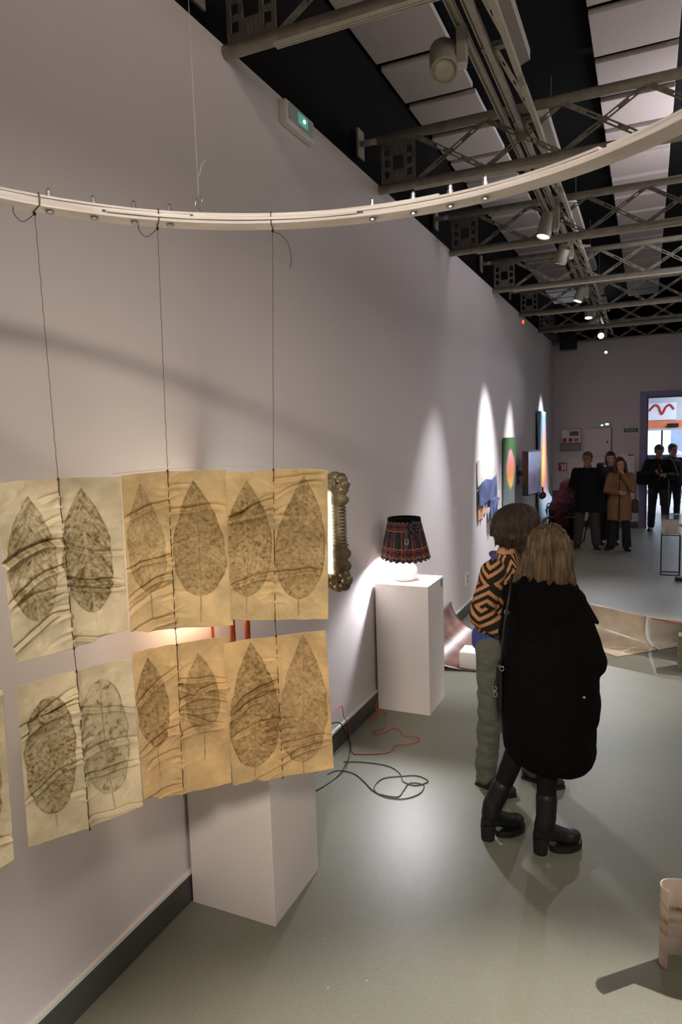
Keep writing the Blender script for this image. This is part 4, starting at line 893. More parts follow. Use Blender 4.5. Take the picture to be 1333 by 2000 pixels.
# ================================================================== FLOOR WORKS
def bent_sheet(name, A0, A1, B0, B1, C0, C1, m, lab, thick=.004, n=26):
    P = []
    for i in range(n+1):
        u = i/n; a = Vector(A0).lerp(Vector(A1), u); b = Vector(B0).lerp(Vector(B1), u); c = Vector(C0).lerp(Vector(C1), u)
        P.append([a*(1-v)**2+b*2*v*(1-v)+c*v*v for v in [j/n for j in range(n+1)]])
    o = MB().grid(P, thick).build(name, M[m], smooth=True); return tag(o, lab, 'curved sheet')
f_ = lambda x, y, z=0.: atZ(x, y, z)
bent_sheet('curved_sheet', f_(1120, 1172, .36), f_(1264, 1204, .33), f_(1120, 1228, .006), f_(1252, 1256, .006), f_(1148, 1262, .008), f_(1284, 1268, .008), 'greysheet', 'curved bronze-grey sheet standing on the floor right of the woman in black')
bent_sheet('curved_sheet', f_(1267, 1205, .33), f_(1420, 1225, .33), f_(1262, 1254, .006), f_(1410, 1260, .006), f_(1288, 1268, .008), f_(1430, 1246, .008), 'palesheet', 'curved pale metal sheet reaching the right picture edge')
P0 = [f_(1150, 1262, .003), f_(1205, 1283, .003), f_(1284, 1270, .003), f_(1252, 1256, .003)]
o = MB().add([tuple(p) for p in P0]+[tuple(p+V(0, 0, .003)) for p in P0], [(0, 1, 2, 3), (7, 6, 5, 4), (0, 4, 5, 1), (1, 5, 6, 2), (2, 6, 7, 3), (3, 7, 4, 0)]).build('flat_sheet', M['greysheet']); tag(o, 'flat grey sheet corner lying on the floor before the curved bronze sheet', 'sheet')
o = MB().tube(sm([f_(1272, 1207, .33), f_(1295, 1212, .31), f_(1333, 1219, .32), f_(1380, 1228, .33)], 6), .005, 6).build('red_cord', M['redcord'], smooth=True); tag(o, 'thin red cord stretched from the curved sheets to the wooden block', 'cord')
o = MB().box((2.19, 6.46, 0), (2.50, 6.60, .30)).build('wooden_block', M['wood'], bevel=.006); tag(o, 'weathered wooden block at the right picture edge', 'block')
# left work: rusty print sheet against the wall with a stone and an acrylic strip
bent_sheet('curved_sheet', V(.02, 5.75, .30), V(.02, 6.95, .34), V(.04, 5.7, .0), V(.05, 7.0, .0), V(.60, 5.83, .01), V(.62, 6.9, .012), 'brownsheet', 'curved rusty brown print sheet on the floor behind the lamp pedestal')
st = MB(); st.box((.385, 5.84, .006), (.60, 6.06, .165))
o = st.build('stone_block', M['stone'], bevel=.012); tag(o, 'rough white stone block resting on the brown curved sheet', 'stone')
o = MB().box((.012, 6.05, .15), (.025, 6.35, .62)).build('acrylic_strip', M['plexi']); tag(o, 'clear acrylic strip leaning on the wall behind the lamp pedestal', 'acrylic sheet')

# vitrine on black metal stand
t = thing('vitrine', 'small clear display case on a slim black metal stand', 'display case', (2.24, 10.9, 0))
x0, x1, y0, y1 = 2.125, 2.37, 10.70, 10.94; m = MB(); q = .012
for x in (x0, x1):
    for y in (y0, y1): m.box((x-q/2, y-q/2, 0), (x+q/2, y+q/2, .59))
for z in (.006, .584):
    for y in (y0, y1): m.box((x0, y-q/2, z-q/2), (x1, y+q/2, z+q/2))
    for x in (x0, x1): m.box((x-q/2, y0, z-q/2), (x+q/2, y1, z+q/2))
m.build('stand', M['blackmetal'], t)
MB().box((x0, y0, .59), (x1, y1, .60)).build('shelf', M['plexi'], t)
m = MB(); 
for a, b in (((x0, y0, .60), (x1, y0+.004, .88)), ((x0, y1-.004, .60), (x1, y1, .88)), ((x0, y0, .60), (x0+.004, y1, .88)), ((x1-.004, y0, .60), (x1, y1, .88)), ((x0, y0, .876), (x1, y1, .88))): m.box(a, b)
m.build('acrylic_case', M['plexi'], t)
o = MB().box((2.17, 10.84, .602), (2.34, 10.855, .80)).build('grey_card', M['plastic_grey']); tag(o, 'grey card standing inside the clear display case', 'card')
o = MB().box((2.30, 10.30, 0), (2.75, 10.44, .05)).build('floor_bar', M['blackmetal'], bevel=.004); tag(o, 'low black bar on the floor beside the display case stand', 'bar')

# curled paper at bottom right
m = MB(); pts = sm([(2.016, 2.728, 0), (2.000, 2.738, 0), (1.988, 2.758, 0), (1.992, 2.790, 0), (2.02, 2.812, 0), (2.07, 2.822, 0), (2.15, 2.812, 0), (2.25, 2.80, 0), (2.40, 2.82, 0), (2.5, 2.9, 0)], 8)
P = [[V(p.x, p.y, .001+.335*j/40.) for j in range(41)] for p in pts]
acc = []; U_ = []
for i, p in enumerate(pts):
    for j in range(41):
        z = j/40.; u = i/len(pts)
        s_ = math.exp(-((z-.60)/.035)**2)+.9*math.exp(-((z-.46)/.02)**2)+.6*math.exp(-((z-.72-.1*math.sin(u*9))/.02)**2)
        acc.append(min(1, s_*(.6+.5*noise.noise(V(u*20, z*14, 1)))+.08))
mb = MB(); nv = 41; mb.v = [tuple(p) for r in P for p in r]; mb.f = [(i*nv+j, (i+1)*nv+j, (i+1)*nv+j+1, i*nv+j+1) for i in range(len(P)-1) for j in range(nv-1)]
o = mb.build('curled_paper', M['paper_roll'], None, True, attrs={'ink': ('FLOAT', acc)}); s = o.modifiers.new('s', 'SOLIDIFY'); s.thickness = .0012; tag(o, 'upright curled white paper with a brown leaf print at the bottom right', 'paper')

# ================================================================== PEOPLE
def rotm(yaw, pitch=0., tilt=0.): return (Matrix.Rotation(yaw, 3, 'Z') @ Matrix.Rotation(pitch, 3, 'Y') @ Matrix.Rotation(tilt, 3, 'X'))
class Person:
    # local frame: x forward, y to the person's left, z up, 1.70 m tall before scaling
    def __init__(s, label, loc, yaw, h, J=None, head=(0, 0, 0), group=None):
        s.root = thing('person', label, 'person', loc, group); s.loc = Vector(loc); s.yaw = yaw; s.k = h/1.70; s.R = rotm(yaw)
        d = dict(pelvis=(0, 0, .93), waist=(.0, 0, 1.06), chest=(.01, 0, 1.25), neck=(-.01, 0, 1.42), head=(.015, 0, 1.585),
                 lS=(0, .165, 1.375), rS=(0, -.165, 1.375), lE=(-.03, .225, 1.10), rE=(-.03, -.225, 1.10), lW=(.06, .235, .87), rW=(.06, -.235, .87),
                 lH=(0, .09, .90), rH=(0, -.09, .90), lK=(.02, .10, .49), rK=(.02, -.10, .49), lA=(-.03, .11, .085), rA=(-.03, -.11, .085), lT=(.13, .13, .035), rT=(.13, -.13, .035))
        d.update(J or {}); s.J = {k: s.P(v) for k, v in d.items()}
        s.HR = s.R @ rotm(*head); s.hc = s.J['head']
    def P(s, v): return s.loc+s.R @ (Vector(v)*s.k)
    def H(s, v): return s.hc+s.HR @ (Vector(v)*s.k)        # head frame
    def body(s, m, hands=True, voxel=.007):
        J, k = s.J, s.k; b = MB(); er = s.R
        b.cone(J['pelvis'], J['waist'], .125*k, .115*k); b.cone(J['waist'], J['chest'], .115*k, .13*k); b.cone(J['lS'], J['rS'], .045*k, .045*k); b.cone(J['chest'], J['neck'], .10*k, .055*k)
        b.cone(J['neck'], s.H((-.015, 0, -.07)), .056*k, .052*k)
        b.ell(s.H((-.010, 0, .030)), (.098*k, .078*k, .095*k), s.HR); b.ell(s.H((.022, 0, -.040)), (.068*k, .060*k, .085*k), s.HR)
        b.cone(s.H((.085, 0, .018)), s.H((.104, 0, -.020)), .009*k, .014*k); b.ell(s.H((.078, 0, -.062)), (.016*k, .026*k, .007*k), s.HR); b.ell(s.H((.076, 0, -.076)), (.016*k, .022*k, .007*k), s.HR); b.ell(s.H((.070, 0, -.104)), (.020*k, .024*k, .018*k), s.HR)
        b.ell(s.H((.080, 0, .045)), (.014*k, .052*k, .010*k), s.HR)
        for q in (1, -1): b.ell(s.H((-.008, .080*q, -.010)), (.018*k, .009*k, .030*k), s.HR); b.ell(s.H((.058, .036*q, -.030)), (.025*k, .024*k, .024*k), s.HR)
        for a in 'lr':
            b.cone(J[a+'S'], J[a+'E'], .052*k, .040*k); b.cone(J[a+'E'], J[a+'W'], .040*k, .026*k)
            b.cone(J[a+'H'], J[a+'K'], .088*k, .056*k); b.cone(J[a+'K'], J[a+'A'], .052*k, .030*k); b.cone(J[a+'A']-V(0, 0, .035), J[a+'T'], .022*k, .014*k)
            if hands: s.hand(b, a)
        return skinmesh('body', b, m, s.root, voxel, 3)
    def hand(s, b, a, curl=.5):
        J, k = s.J, s.k; w = J[a+'W']; d = (J[a+'W']-J[a+'E']).normalized(); hd = s.hd.get(a) if hasattr(s, 'hd') else None
        if hd: d = (s.R @ Vector(hd)).normalized()
        q = 1 if a == 'l' else -1
        inn = s.R @ V(0, -q, 0); inn = (inn-d*inn.dot(d)); inn = inn.normalized() if inn.length > .2 else (s.R @ V(1, 0, 0)); sd = d.cross(inn).normalized()
        if (sd.dot(s.R @ V(1, 0, 0)) < 0): sd = -sd     # thumb side forward
        pc = w+d*.045*k
        b.cone(w, pc+sd*.012*k, .024*k, .026*k); b.cone(w+sd*-.008*k, pc-sd*.014*k, .020*k, .022*k)
        for i, (off, ln) in enumerate(((.027, .072), (.010, .080), (-.008, .074), (-.025, .058))):
            p0 = w+d*.07*k+sd*off*k; p1 = p0+(d*.9+inn*.35).normalized()*ln*.45*k; p2 = p1+(d*.55+inn*.8).normalized()*ln*.33*k; p3 = p2+(d*.2+inn*.95).normalized()*ln*.28*k
            b.cone(p0-d*.02*k, p1, .0105*k, .0095*k, 10); b.cone(p1, p2, .0095*k, .0088*k, 10); b.cone(p2, p3, .0088*k, .0075*k, 10)
        t0 = w+d*.025*k+sd*.026*k; t1 = t0+(d*.6+sd*.75+inn*.2).normalized()*.036*k; t2 = t1+(d*.9+sd*.2+inn*.35).normalized()*.030*k
        b.cone(t0, t1, .013*k, .011*k, 10); b.cone(t1, t2, .011*k, .009*k, 10)
    def eyes(s):
        for q in (1, -1): MB().ell(s.H((.077, .030*q, .012)), (.010*s.k,)*3, nu=10, nv=8).build('eye', M['eye'], s.root, True)
    def legs(s, m, r=(.098, .07, .055), name='trousers', end=.05, voxel=.009, disp=None, folds=.004, flare=None):
        J, k = s.J, s.k; b = MB(); b.cone(J['pelvis']+V(0, 0, .02), J['pelvis']-V(0, 0, .03), .14*k, .13*k)
        for a in 'lr':
            b.cone(J[a+'H'], J[a+'K'], r[0]*k, r[1]*k); e = J[a+'A'].lerp(J[a+'K'], end); b.cone(J[a+'K'], e, r[1]*k, (flare or r[2])*k)
        fz = lambda co: folds*np.array([noise.noise(V(c[0]*9, c[1]*9, c[2]*16))+.6*noise.noise(V(c[0]*20, c[1]*20, c[2]*40)) for c in co])
        return skinmesh(name, b, m, s.root, voxel, 3, fz)
    def shoes(s, m, heel=0., big=1.):
        J, k = s.J, s.k
        for a in 'lr':
            A_, T_ = J[a+'A'], J[a+'T']; d = V(T_.x-A_.x, T_.y-A_.y, 0).normalized(); b = MB(); A0 = V(A_.x, A_.y, s.loc.z); ang = math.atan2(d.y, d.x); rr = Matrix.Rotation(ang, 3, 'Z')
            b.ell(A0-d*.02*k+V(0, 0, .05*k), (.05*k, .038*k*big, .045*k), rr); b.cone(A0-d*.015*k+V(0, 0, .045*k), A0+d*.15*k+V(0, 0, .035*k), .04*k*big, .036*k*big); b.cone(A_-V(0, 0, .02), A_+V(0, 0, .06*k), .048*k*big, .045*k*big)
            b.ell(A0+d*.15*k+V(0, 0, .03*k), (.06*k, .043*k*big, .03*k), rr)
            o = skinmesh('shoe', b, m, s.root, .006, 3)
            sl_ = MB(); pr = [(-.075, .0), (-.06, .032), (0, .036), (.08, .036), (.14, .046), (.19, .036), (.215, 0)]; pts_ = [(x, y) for x, y in pr]+[(x, -y) for x, y in reversed(pr[1:-1])]
            vv = [A0+d*x*k+V(-d.y, d.x, 0)*y*k*big for x, y in pts_]; n_ = len(vv)
            sl_.add([tuple(p) for p in vv]+[tuple(p+V(0, 0, .02*k)) for p in vv], [tuple(range(n_-1, -1, -1)), tuple(range(n_, 2*n_))]+[(i, (i+1) % n_, n_+(i+1) % n_, n_+i) for i in range(n_)]); sl_.build('sole', M['rubber'], o)
    def top(s, m, hem, rr=(.155, .15, .17), sleeve=(.068, .058, .045), name='jacket', voxel=.009, depth=.74, folds=.005, open_hem=1.0, cuff=.95, collar=True, attrf=None, neckr=.075):
        J, k = s.J, s.k; b = MB(); an = s.yaw; pel = J['pelvis']; ch = J['chest']; wa = J['waist']; nk = J['neck']
        hemc = V(pel.x, pel.y, s.loc.z+hem*k)
        rings = [(hemc, rr[2]*depth*k*open_hem, rr[2]*k*open_hem, an)]
        if hem < .80: rings.append((V(pel.x, pel.y, s.loc.z+.88*k), rr[2]*depth*k, rr[2]*k, an))
        rings += [(wa, rr[1]*depth*k, rr[1]*k, an), (ch, rr[0]*depth*1.06*k, rr[0]*1.08*k, an), (ch.lerp(nk, .62), rr[0]*depth*.92*k, rr[0]*1.02*k, an), (nk+V(0, 0, -.015*k), .085*k, .10*k, an), (nk+V(0, 0, .02*k), neckr*k, neckr*k, an)]
        b.loft(rings, 40); b.cone(J['lS'], J['rS'], .062*k, .062*k)
        for a in 'lr':
            b.cone(J[a+'S']+V(0, 0, -.005), J[a+'E'], sleeve[0]*k, sleeve[1]*k); b.cone(J[a+'E'], J[a+'E'].lerp(J[a+'W'], cuff), sleeve[1]*k, sleeve[2]*k)
        if collar: b.cone(nk+s.R @ V(-.02, 0, 0), nk+s.R @ V(-.03, 0, .05*k), .07*k, .065*k)
        fz = lambda co: folds*np.array([noise.noise(V(c[0]*7, c[1]*7, c[2]*6))*1.2+.7*noise.noise(V(c[0]*16, c[1]*16, c[2]*22)) for c in co])
        return skinmesh(name, b, m, s.root, voxel, 3, fz, attrf)
    def hair(s, m, kind='short', voxel=.007, extra=None, amp=.004):
        k = s.k; b = MB()
        b.ell(s.H((-.022, 0, .045)), (.104*k, .090*k, .098*k), s.HR)
        if kind == 'short': b.ell(s.H((-.045, 0, .0)), (.075*k, .078*k, .085*k), s.HR)
        if kind == 'bob':
            b.ell(s.H((-.035, 0, .0)), (.100*k, .100*k, .110*k), s.HR); b.ell(s.H((-.030, .05, -.05)), (.075*k, .05*k, .075*k), s.HR); b.ell(s.H((-.030, -.05, -.05)), (.075*k, .05*k, .075*k), s.HR)
        if kind == 'long':
            b.ell(s.H((-.04, 0, .0)), (.085*k, .095*k, .11*k), s.HR)
            for q in (1, -1): b.cone(s.H((-.01, .07*q, .02)), s.H((.01, .085*q, -.20)), .040*k, .030*k)
            b.cone(s.H((-.06, 0, -.02)), s.H((-.07, 0, -.20)), .08*k, .06*k)
        for c_, r_ in (extra or []): b.ell(s.H(c_), tuple(x*k for x in r_), s.HR)
        iv = s.HR.transposed(); hc = s.hc
        def dz(co):
            out = []
            for c in co:
                q = iv @ (Vector(c)-hc); out.append(amp*(1.3*noise.noise(V(math.atan2(q.y, q.x)*9, q.z*5, 0))+.8*noise.noise(V(math.atan2(q.y, q.x)*26, q.z*7, 3))))
            return np.array(out)
        me = bake(b, voxel, 3, dz)
        # leave the face free
        bm = bmesh.new(); bm.from_mesh(me); kill = []
        for v in bm.verts:
            q = iv @ (v.co-hc)/k
            if q.x > .055 and q.z < .062 and abs(q.y) < .062: kill.append(v)
        bmesh.ops.delete(bm, geom=kill, context='VERTS'); bm.to_mesh(me); bm.free()
        co = np.empty(len(me.vertices)*3); me.vertices.foreach_get('co', co); me.vertices.foreach_set('co', (co.reshape(-1, 3)-np.array(s.root.location)).ravel()); me.update(); me.name = 'hair'
        return link('hair', me, m, s.root, None, True)
M['eye'] = pm('eye_dark', (40, 28, 22), .2, nscale=10, namt=.1)

# ---- woman in the long black coat
A = Person('woman with dark blonde hair in a long hooded black coat, seen from behind', (1.36, 3.42, 0), math.radians(42), 1.60,
    J=dict(pelvis=(.02, 0, .92), head=(.03, .03, 1.575), lS=(.0, .17, 1.36), rS=(0, -.17, 1.36), lE=(.02, .255, 1.10), rE=(-.01, -.265, 1.10), lW=(.20, .17, 1.02), rW=(.20, -.20, 1.10),
           lH=(.02, .09, .88), rH=(.02, -.09, .88), lK=(.06, .13, .50), rK=(.06, -.09, .50), lA=(-.13, .10, .17), rA=(.02, -.09, .17), lT=(.02, .09, .04), rT=(.17, -.09, .04)), head=(math.radians(28), .12, 0))
# set the ankles over the photographed boot positions
def put(Pn, key, xyz): Pn.J[key] = Vector(xyz)
put(A, 'lA', (1.200, 3.370, .155)); put(A, 'lT', (1.300, 3.470, .035)); put(A, 'lK', (1.315, 3.43, .47)); put(A, 'lH', (1.375, 3.46, .84))
put(A, 'rA', (1.475, 3.345, .155)); put(A, 'rT', (1.585, 3.425, .035)); put(A, 'rK', (1.475, 3.39, .47)); put(A, 'rH', (1.455, 3.40, .84))
put(A, 'pelvis', (1.43, 3.43, .90)); put(A, 'waist', (1.44, 3.42, 1.04)); put(A, 'chest', (1.45, 3.42, 1.20)); put(A, 'neck', (1.455, 3.43, 1.37)); A.hc = V(1.475, 3.46, 1.515)
put(A, 'lS', (1.325, 3.50, 1.31)); put(A, 'rS', (1.585, 3.35, 1.31)); put(A, 'lE', (1.275, 3.52, 1.07)); put(A, 'rE', (1.675, 3.37, 1.01)); put(A, 'lW', (1.40, 3.66, 1.03)); put(A, 'rW', (1.56, 3.62, 1.10))
A.body(M['skin']); A.eyes()
A.legs(M['tights'], r=(.082, .060, .045), name='tights', folds=.001, end=.0)
for a_ in 'lr':
    An, Tn, Kn = A.J[a_+'A'], A.J[a_+'T'], A.J[a_+'K']; d = V(Tn.x-An.x, Tn.y-An.y, 0).normalized(); rr = Matrix.Rotation(math.atan2(d.y, d.x), 3, 'Z'); b = MB(); g0 = V(An.x, An.y, 0)
    b.cone(An+V(0, 0, .02), An.lerp(Kn, .40), .050, .054); b.cone(An-V(0, 0, .02)-d*.01, An+V(0, 0, .03), .050, .050); b.ell(g0-d*.012+V(0, 0, .10), (.055, .042, .045), rr); b.cone(An-V(0, 0, .04), g0+d*.11+V(0, 0, .065), .046, .038); b.ell(g0+d*.125+V(0, 0, .062), (.068, .046, .038), rr)
    bo = skinmesh('boot', b, M['black_leather'], A.root, .006, 3)
    so = MB(); so.loft([((g0+d*.10).x, (g0+d*.10).y, 0.0) and ((g0+d*.11), .088, .048, math.atan2(d.y, d.x)), ((g0+d*.11)+V(0, 0, .035), .090, .050, math.atan2(d.y, d.x))], 28); so.build('platform_sole', M['rubber'], bo)
    he = MB(); he.loft([(g0-d*.030, .034, .036, math.atan2(d.y, d.x)), (g0-d*.026+V(0, 0, .085), .042, .040, math.atan2(d.y, d.x))], 24); he.build('block_heel', M['rubber'], bo)
# coat built from measured rings
b = MB(); ang = math.radians(0)
def ringpx(py, xl, xr, Y, dep, dy=0.): l, r = atY(xl, py, Y), atY(xr, py, Y); return ((l+r)/2+V(0, dy, 0), (r-l).length/2, dep, 0.)
rg = [ringpx(1482, 1006, 1160, 3.38, .20), ringpx(1462, 988, 1167, 3.38, .235), ringpx(1440, 984, 1166, 3.38, .235), ringpx(1370, 981, 1163, 3.38, .215), ringpx(1290, 985, 1156, 3.39, .19), ringpx(1230, 990, 1152, 3.40, .165), ringpx(1185, 992, 1150, 3.41, .155), ringpx(1158, 994, 1140, 3.42, .14), ringpx(1138, 1006, 1128, 3.43, .11), ringpx(1118, 1025, 1106, 3.44, .08)]
b.loft(rg, 48)
for a_, r_ in (('l', (.070, .066, .055)), ('r', (.075, .080, .062))): b.cone(A.J[a_+'S'], A.J[a_+'E'], r_[0], r_[1]); b.cone(A.J[a_+'E'], A.J[a_+'E'].lerp(A.J[a_+'W'], .92), r_[1], r_[2])
b.ell(V(1.690, 3.36, .93), (.03, .07, .13)); b.ell(V(1.69, 3.36, .78), (.035, .08, .12))
fz = lambda co: np.array([.012*noise.noise(V(c[0]*6, c[1]*6, c[2]*2.2))+.004*noise.noise(V(c[0]*22, c[1]*22, c[2]*18)) for c in co])
coat = skinmesh('coat', b, M['blackcloth'], A.root, .009, 4, fz)
hb = MB(); hc_ = V(1.405, 3.275, 1.235)
hb.ell(hc_+V(.03, .03, .03), (.155, .07, .12), rotm(math.radians(-8), .1, .12)); hb.cone(V(1.31, 3.33, 1.33), V(1.60, 3.32, 1.335), .055, .05); hb.cone(V(1.32, 3.32, 1.30), V(1.41, 3.26, 1.14), .045, .03); hb.cone(V(1.58, 3.30, 1.30), V(1.43, 3.26, 1.14), .045, .03)
skinmesh('hood', hb, M['hood'], A.root, .008, 4, lambda co: np.array([.006*noise.noise(V(c[0]*10, c[1]*10, c[2]*8)) for c in co]))
MB().ell((1.662, 3.215, .885), (.007, .005, .007)).build('snap_button', M['bolt'], A.root, True)
fl_ = MB(); fl_.add([(1.60, 3.30, 1.32), (1.70, 3.34, 1.22), (1.715, 3.40, 1.20), (1.64, 3.42, 1.33), (1.60, 3.30, 1.305), (1.695, 3.34, 1.205), (1.71, 3.40, 1.185), (1.64, 3.42, 1.31)], [(0, 1, 2, 3), (7, 6, 5, 4), (0, 4, 5, 1), (1, 5, 6, 2), (2, 6, 7, 3), (3, 7, 4, 0)]); fl_.build('lapel_flap', M['blackcloth'], A.root, bevel=.006)
# hair: long dark blonde, over the collar
hh = MB(); HR_ = rotm(math.radians(42+28), .12, 0); hc0 = A.hc
hh.ell(hc0+V(-.005, -.015, .045), (.098, .105, .105)); hh.ell(hc0+V(-.005, -.035, -.03), (.103, .085, .125)); hh.ell(hc0+V(-.015, -.05, -.12), (.112, .06, .085)); hh.cone(hc0+V(-.085, -.03, -.02), hc0+V(-.150, -.035, -.165), .045, .036); hh.cone(hc0+V(.07, -.03, -.02), hc0+V(.115, -.05, -.185), .045, .030); hh.cone(hc0+V(-.14, -.03, -.15), hc0+V(-.165, -.05, -.215), .020, .008); hh.ell(hc0+V(0, -.05, -.15), (.115, .05, .06))
rs_ = random.Random(3)
for k in range(120):
    a = math.radians(rs_.uniform(-115, 115)); x_, y_ = math.sin(a), -math.cos(a); ln = rs_.uniform(-.205, -.175)-(.03 if x_ < -.5 else 0)-.012*math.sin(a*5)
    fx_ = 1.30 if x_ < -.4 else 1.08
    hh.tube(sm([hc0+V(.085*x_, .075*y_-.01, .085), hc0+V(.106*x_, .098*y_-.012, .0), hc0+V(.108*x_, .090*y_-.03, -.09), hc0+V(.108*fx_*x_+rs_.uniform(-.01, .01), .070*y_-.045, ln)], 4), [.006]+[.0095]*9+[.008, .007, .006], 6)
def hd(co):
    out = []
    for c in co:
        q = Vector(c)-hc0; a = math.atan2(q.x, -q.y); out.append(.016*noise.noise(V(a*5, q.z*3, 0))+.009*noise.noise(V(a*16, q.z*4, 3))+.003*noise.noise(V(a*50, q.z*6, 3)))
    return np.array(out)
skinmesh('hair', hh, M['hair_blonde'], A.root, .006, 3, hd)
# shoulder bag of the coat woman
t = thing('shoulder_bag', 'black leather shoulder bag with silver rings on the left side of the black coat', 'bag', (1.27, 3.40, .72))
S0 = atY(1001, 1122, 3.30); S1 = atY(993, 1180, 3.24); S2 = atY(987, 1215, 3.22); S3 = atY(981, 1270, 3.24); S4 = atY(980, 1305, 3.26)
MB().tube([S0, S1, S2, S3, S4], .006, 8).build('strap', M['black_leather'], t, True)
MB().box((1.235, 3.28, .72), (1.275, 3.50, .98)).build('pouch', M['black_leather'], t, bevel=.02)
q = MB()
for (x, y) in ((981, 1306), (990, 1196), (967, 1345), (968, 1356)):
    c = atY(x, y, 3.235 if x > 975 else 3.27); q.tube([c+V(.010*math.cos(a), 0, .012*math.sin(a)) for a in [2*PI*k/12 for k in range(13)]], .0022, 6, False)
q.build('silver_ring', M['bolt'], t, True)
MB().tube(sm([atY(978, 1315, 3.27), atY(968, 1330, 3.27), atY(966, 1345, 3.27)]), .003, 6).build('tassel_cord', M['black_leather'], t, True)

# ---- woman in the orange and black maze sweater
B = Person('woman with brown bob in an orange and black maze-patterned sweater, leaning toward her companion', (1.16, 3.86, 0), math.radians(2), 1.63, head=(math.radians(15), .45, -.1))
for k_, v_ in dict(pelvis=(1.125, 3.86, .92), waist=(1.12, 3.86, 1.06), chest=(1.135, 3.87, 1.24), neck=(1.175, 3.88, 1.42), lS=(1.16, 4.02, 1.36), rS=(1.14, 3.71, 1.36), lE=(1.13, 4.08, 1.10), rE=(1.08, 3.67, 1.11), lW=(1.32, 4.06, 1.03), rW=(1.26, 3.66, 1.02),
                   lH=(1.13, 3.95, .90), rH=(1.12, 3.77, .90), lK=(1.20, 4.00, .50), rK=(1.10, 3.80, .50), lA=(1.30, 4.06, .09), rA=(1.055, 3.88, .09), lT=(1.42, 4.03, .03), rT=(1.22, 3.82, .03)).items(): put(B, k_, v_)
B.hc = V(1.255, 3.87, 1.575)
B.body(M['skin']); B.eyes()
B.legs(M['trouser_grey'], r=(.098, .074, .066), end=-.04, folds=.009)
B.shoes(M['black_leather'], big=1.08)
KEY = ["111111111110", "100000000010", "101111111010", "101000001010", "101011101010", "101010101010", "101010001010", "101011111010", "101000000010", "101111111110", "100000000000", "111111111111"]
def maze(co):
    out = []
    for c in co:
        a = math.atan2(c[1]-3.87, c[0]-1.135); u = a*.17*1.0; v = c[2]
        uu = (u*.78+v*.62)/.0165; vv = (-u*.62+v*.78)/.0165
        i, j = int(math.floor(uu)), int(math.floor(vv)); ti = (i//12)+(j//12); i %= 12; j %= 12
        if ti % 2: i, j = j, 11-i
        out.append(1. if KEY[j][i] == '1' and (KEY[j][i]) else 0.)
    return {'ink': ('FLOAT', out)}
sw = B.top(M['maze'], 1.0, rr=(.150, .150, .150), sleeve=(.075, .070, .052), name='sweater', voxel=.0045, depth=.80, folds=.006, collar=False, attrf=maze, neckr=.085)
b = MB(); an = B.yaw; b.loft([(V(1.118, 3.86, .885), .128, .146, an), (V(1.118, 3.86, .90), .134, .152, an), (V(1.118, 3.86, .965), .132, .152, an), (V(1.12, 3.86, .99), .12, .14, an)], 40); skinmesh('hem_band', b, M['blue_knit'], B.root, .008, 2)
b = MB(); R2 = rotm(0, .35, 0); cpts = [V(1.165, 3.88, 1.405)+R2 @ V(.074*math.cos(a), .080*math.sin(a), 0) for a in [2*PI*k/32 for k in range(33)]]; b.tube(cpts, .012, 10, False); b.build('neck_band', M['blue_knit'], B.root, True)
hh = MB(); hc1 = B.hc
hh.ell(hc1+V(-.01, -.005, .050), (.116, .100, .100)); hh.ell(hc1+V(-.055, -.01, .01), (.100, .098, .100)); hh.ell(hc1+V(-.045, -.070, -.02), (.085, .045, .080)); hh.ell(hc1+V(.015, -.075, -.035), (.062, .032, .075)); hh.cone(hc1+V(-.01, -.08, -.04), hc1+V(.035, -.080, -.115), .045, .022); hh.ell(hc1+V(.02, .06, -.03), (.07, .05, .09))
hh.cone(hc1+V(-.13, -.03, .01), hc1+V(-.150, -.04, -.035), .03, .010)
for k in range(70):
    a = math.radians(rs_.uniform(-150, 95)); x_, y_ = math.sin(a), -math.cos(a); ln = rs_.uniform(-.115, -.06)+(-.02 if x_ > .3 else 0)
    hh.tube(sm([hc1+V(.03*x_, .03*y_, .142), hc1+V(.100*x_-.01, .088*y_, .095), hc1+V(.122*x_-.022, .106*y_-.005, .02), hc1+V(.108*x_-.02+rs_.uniform(-.008, .008), .094*y_-.008, ln)], 4), [.006]+[.009]*8+[.007, .006, .005, .0035], 6)
def hd2(co):
    out = []
    for c in co:
        q = Vector(c)-hc1; a = math.atan2(q.x, -q.y); out.append(.012*noise.noise(V(a*4, q.z*6, 0))+.007*noise.noise(V(a*14, q.z*8, 3))+.003*noise.noise(V(a*40, q.z*9, 3)))
    return np.array(out)
skinmesh('hair', hh, M['hair_brown'], B.root, .006, 3, hd2)

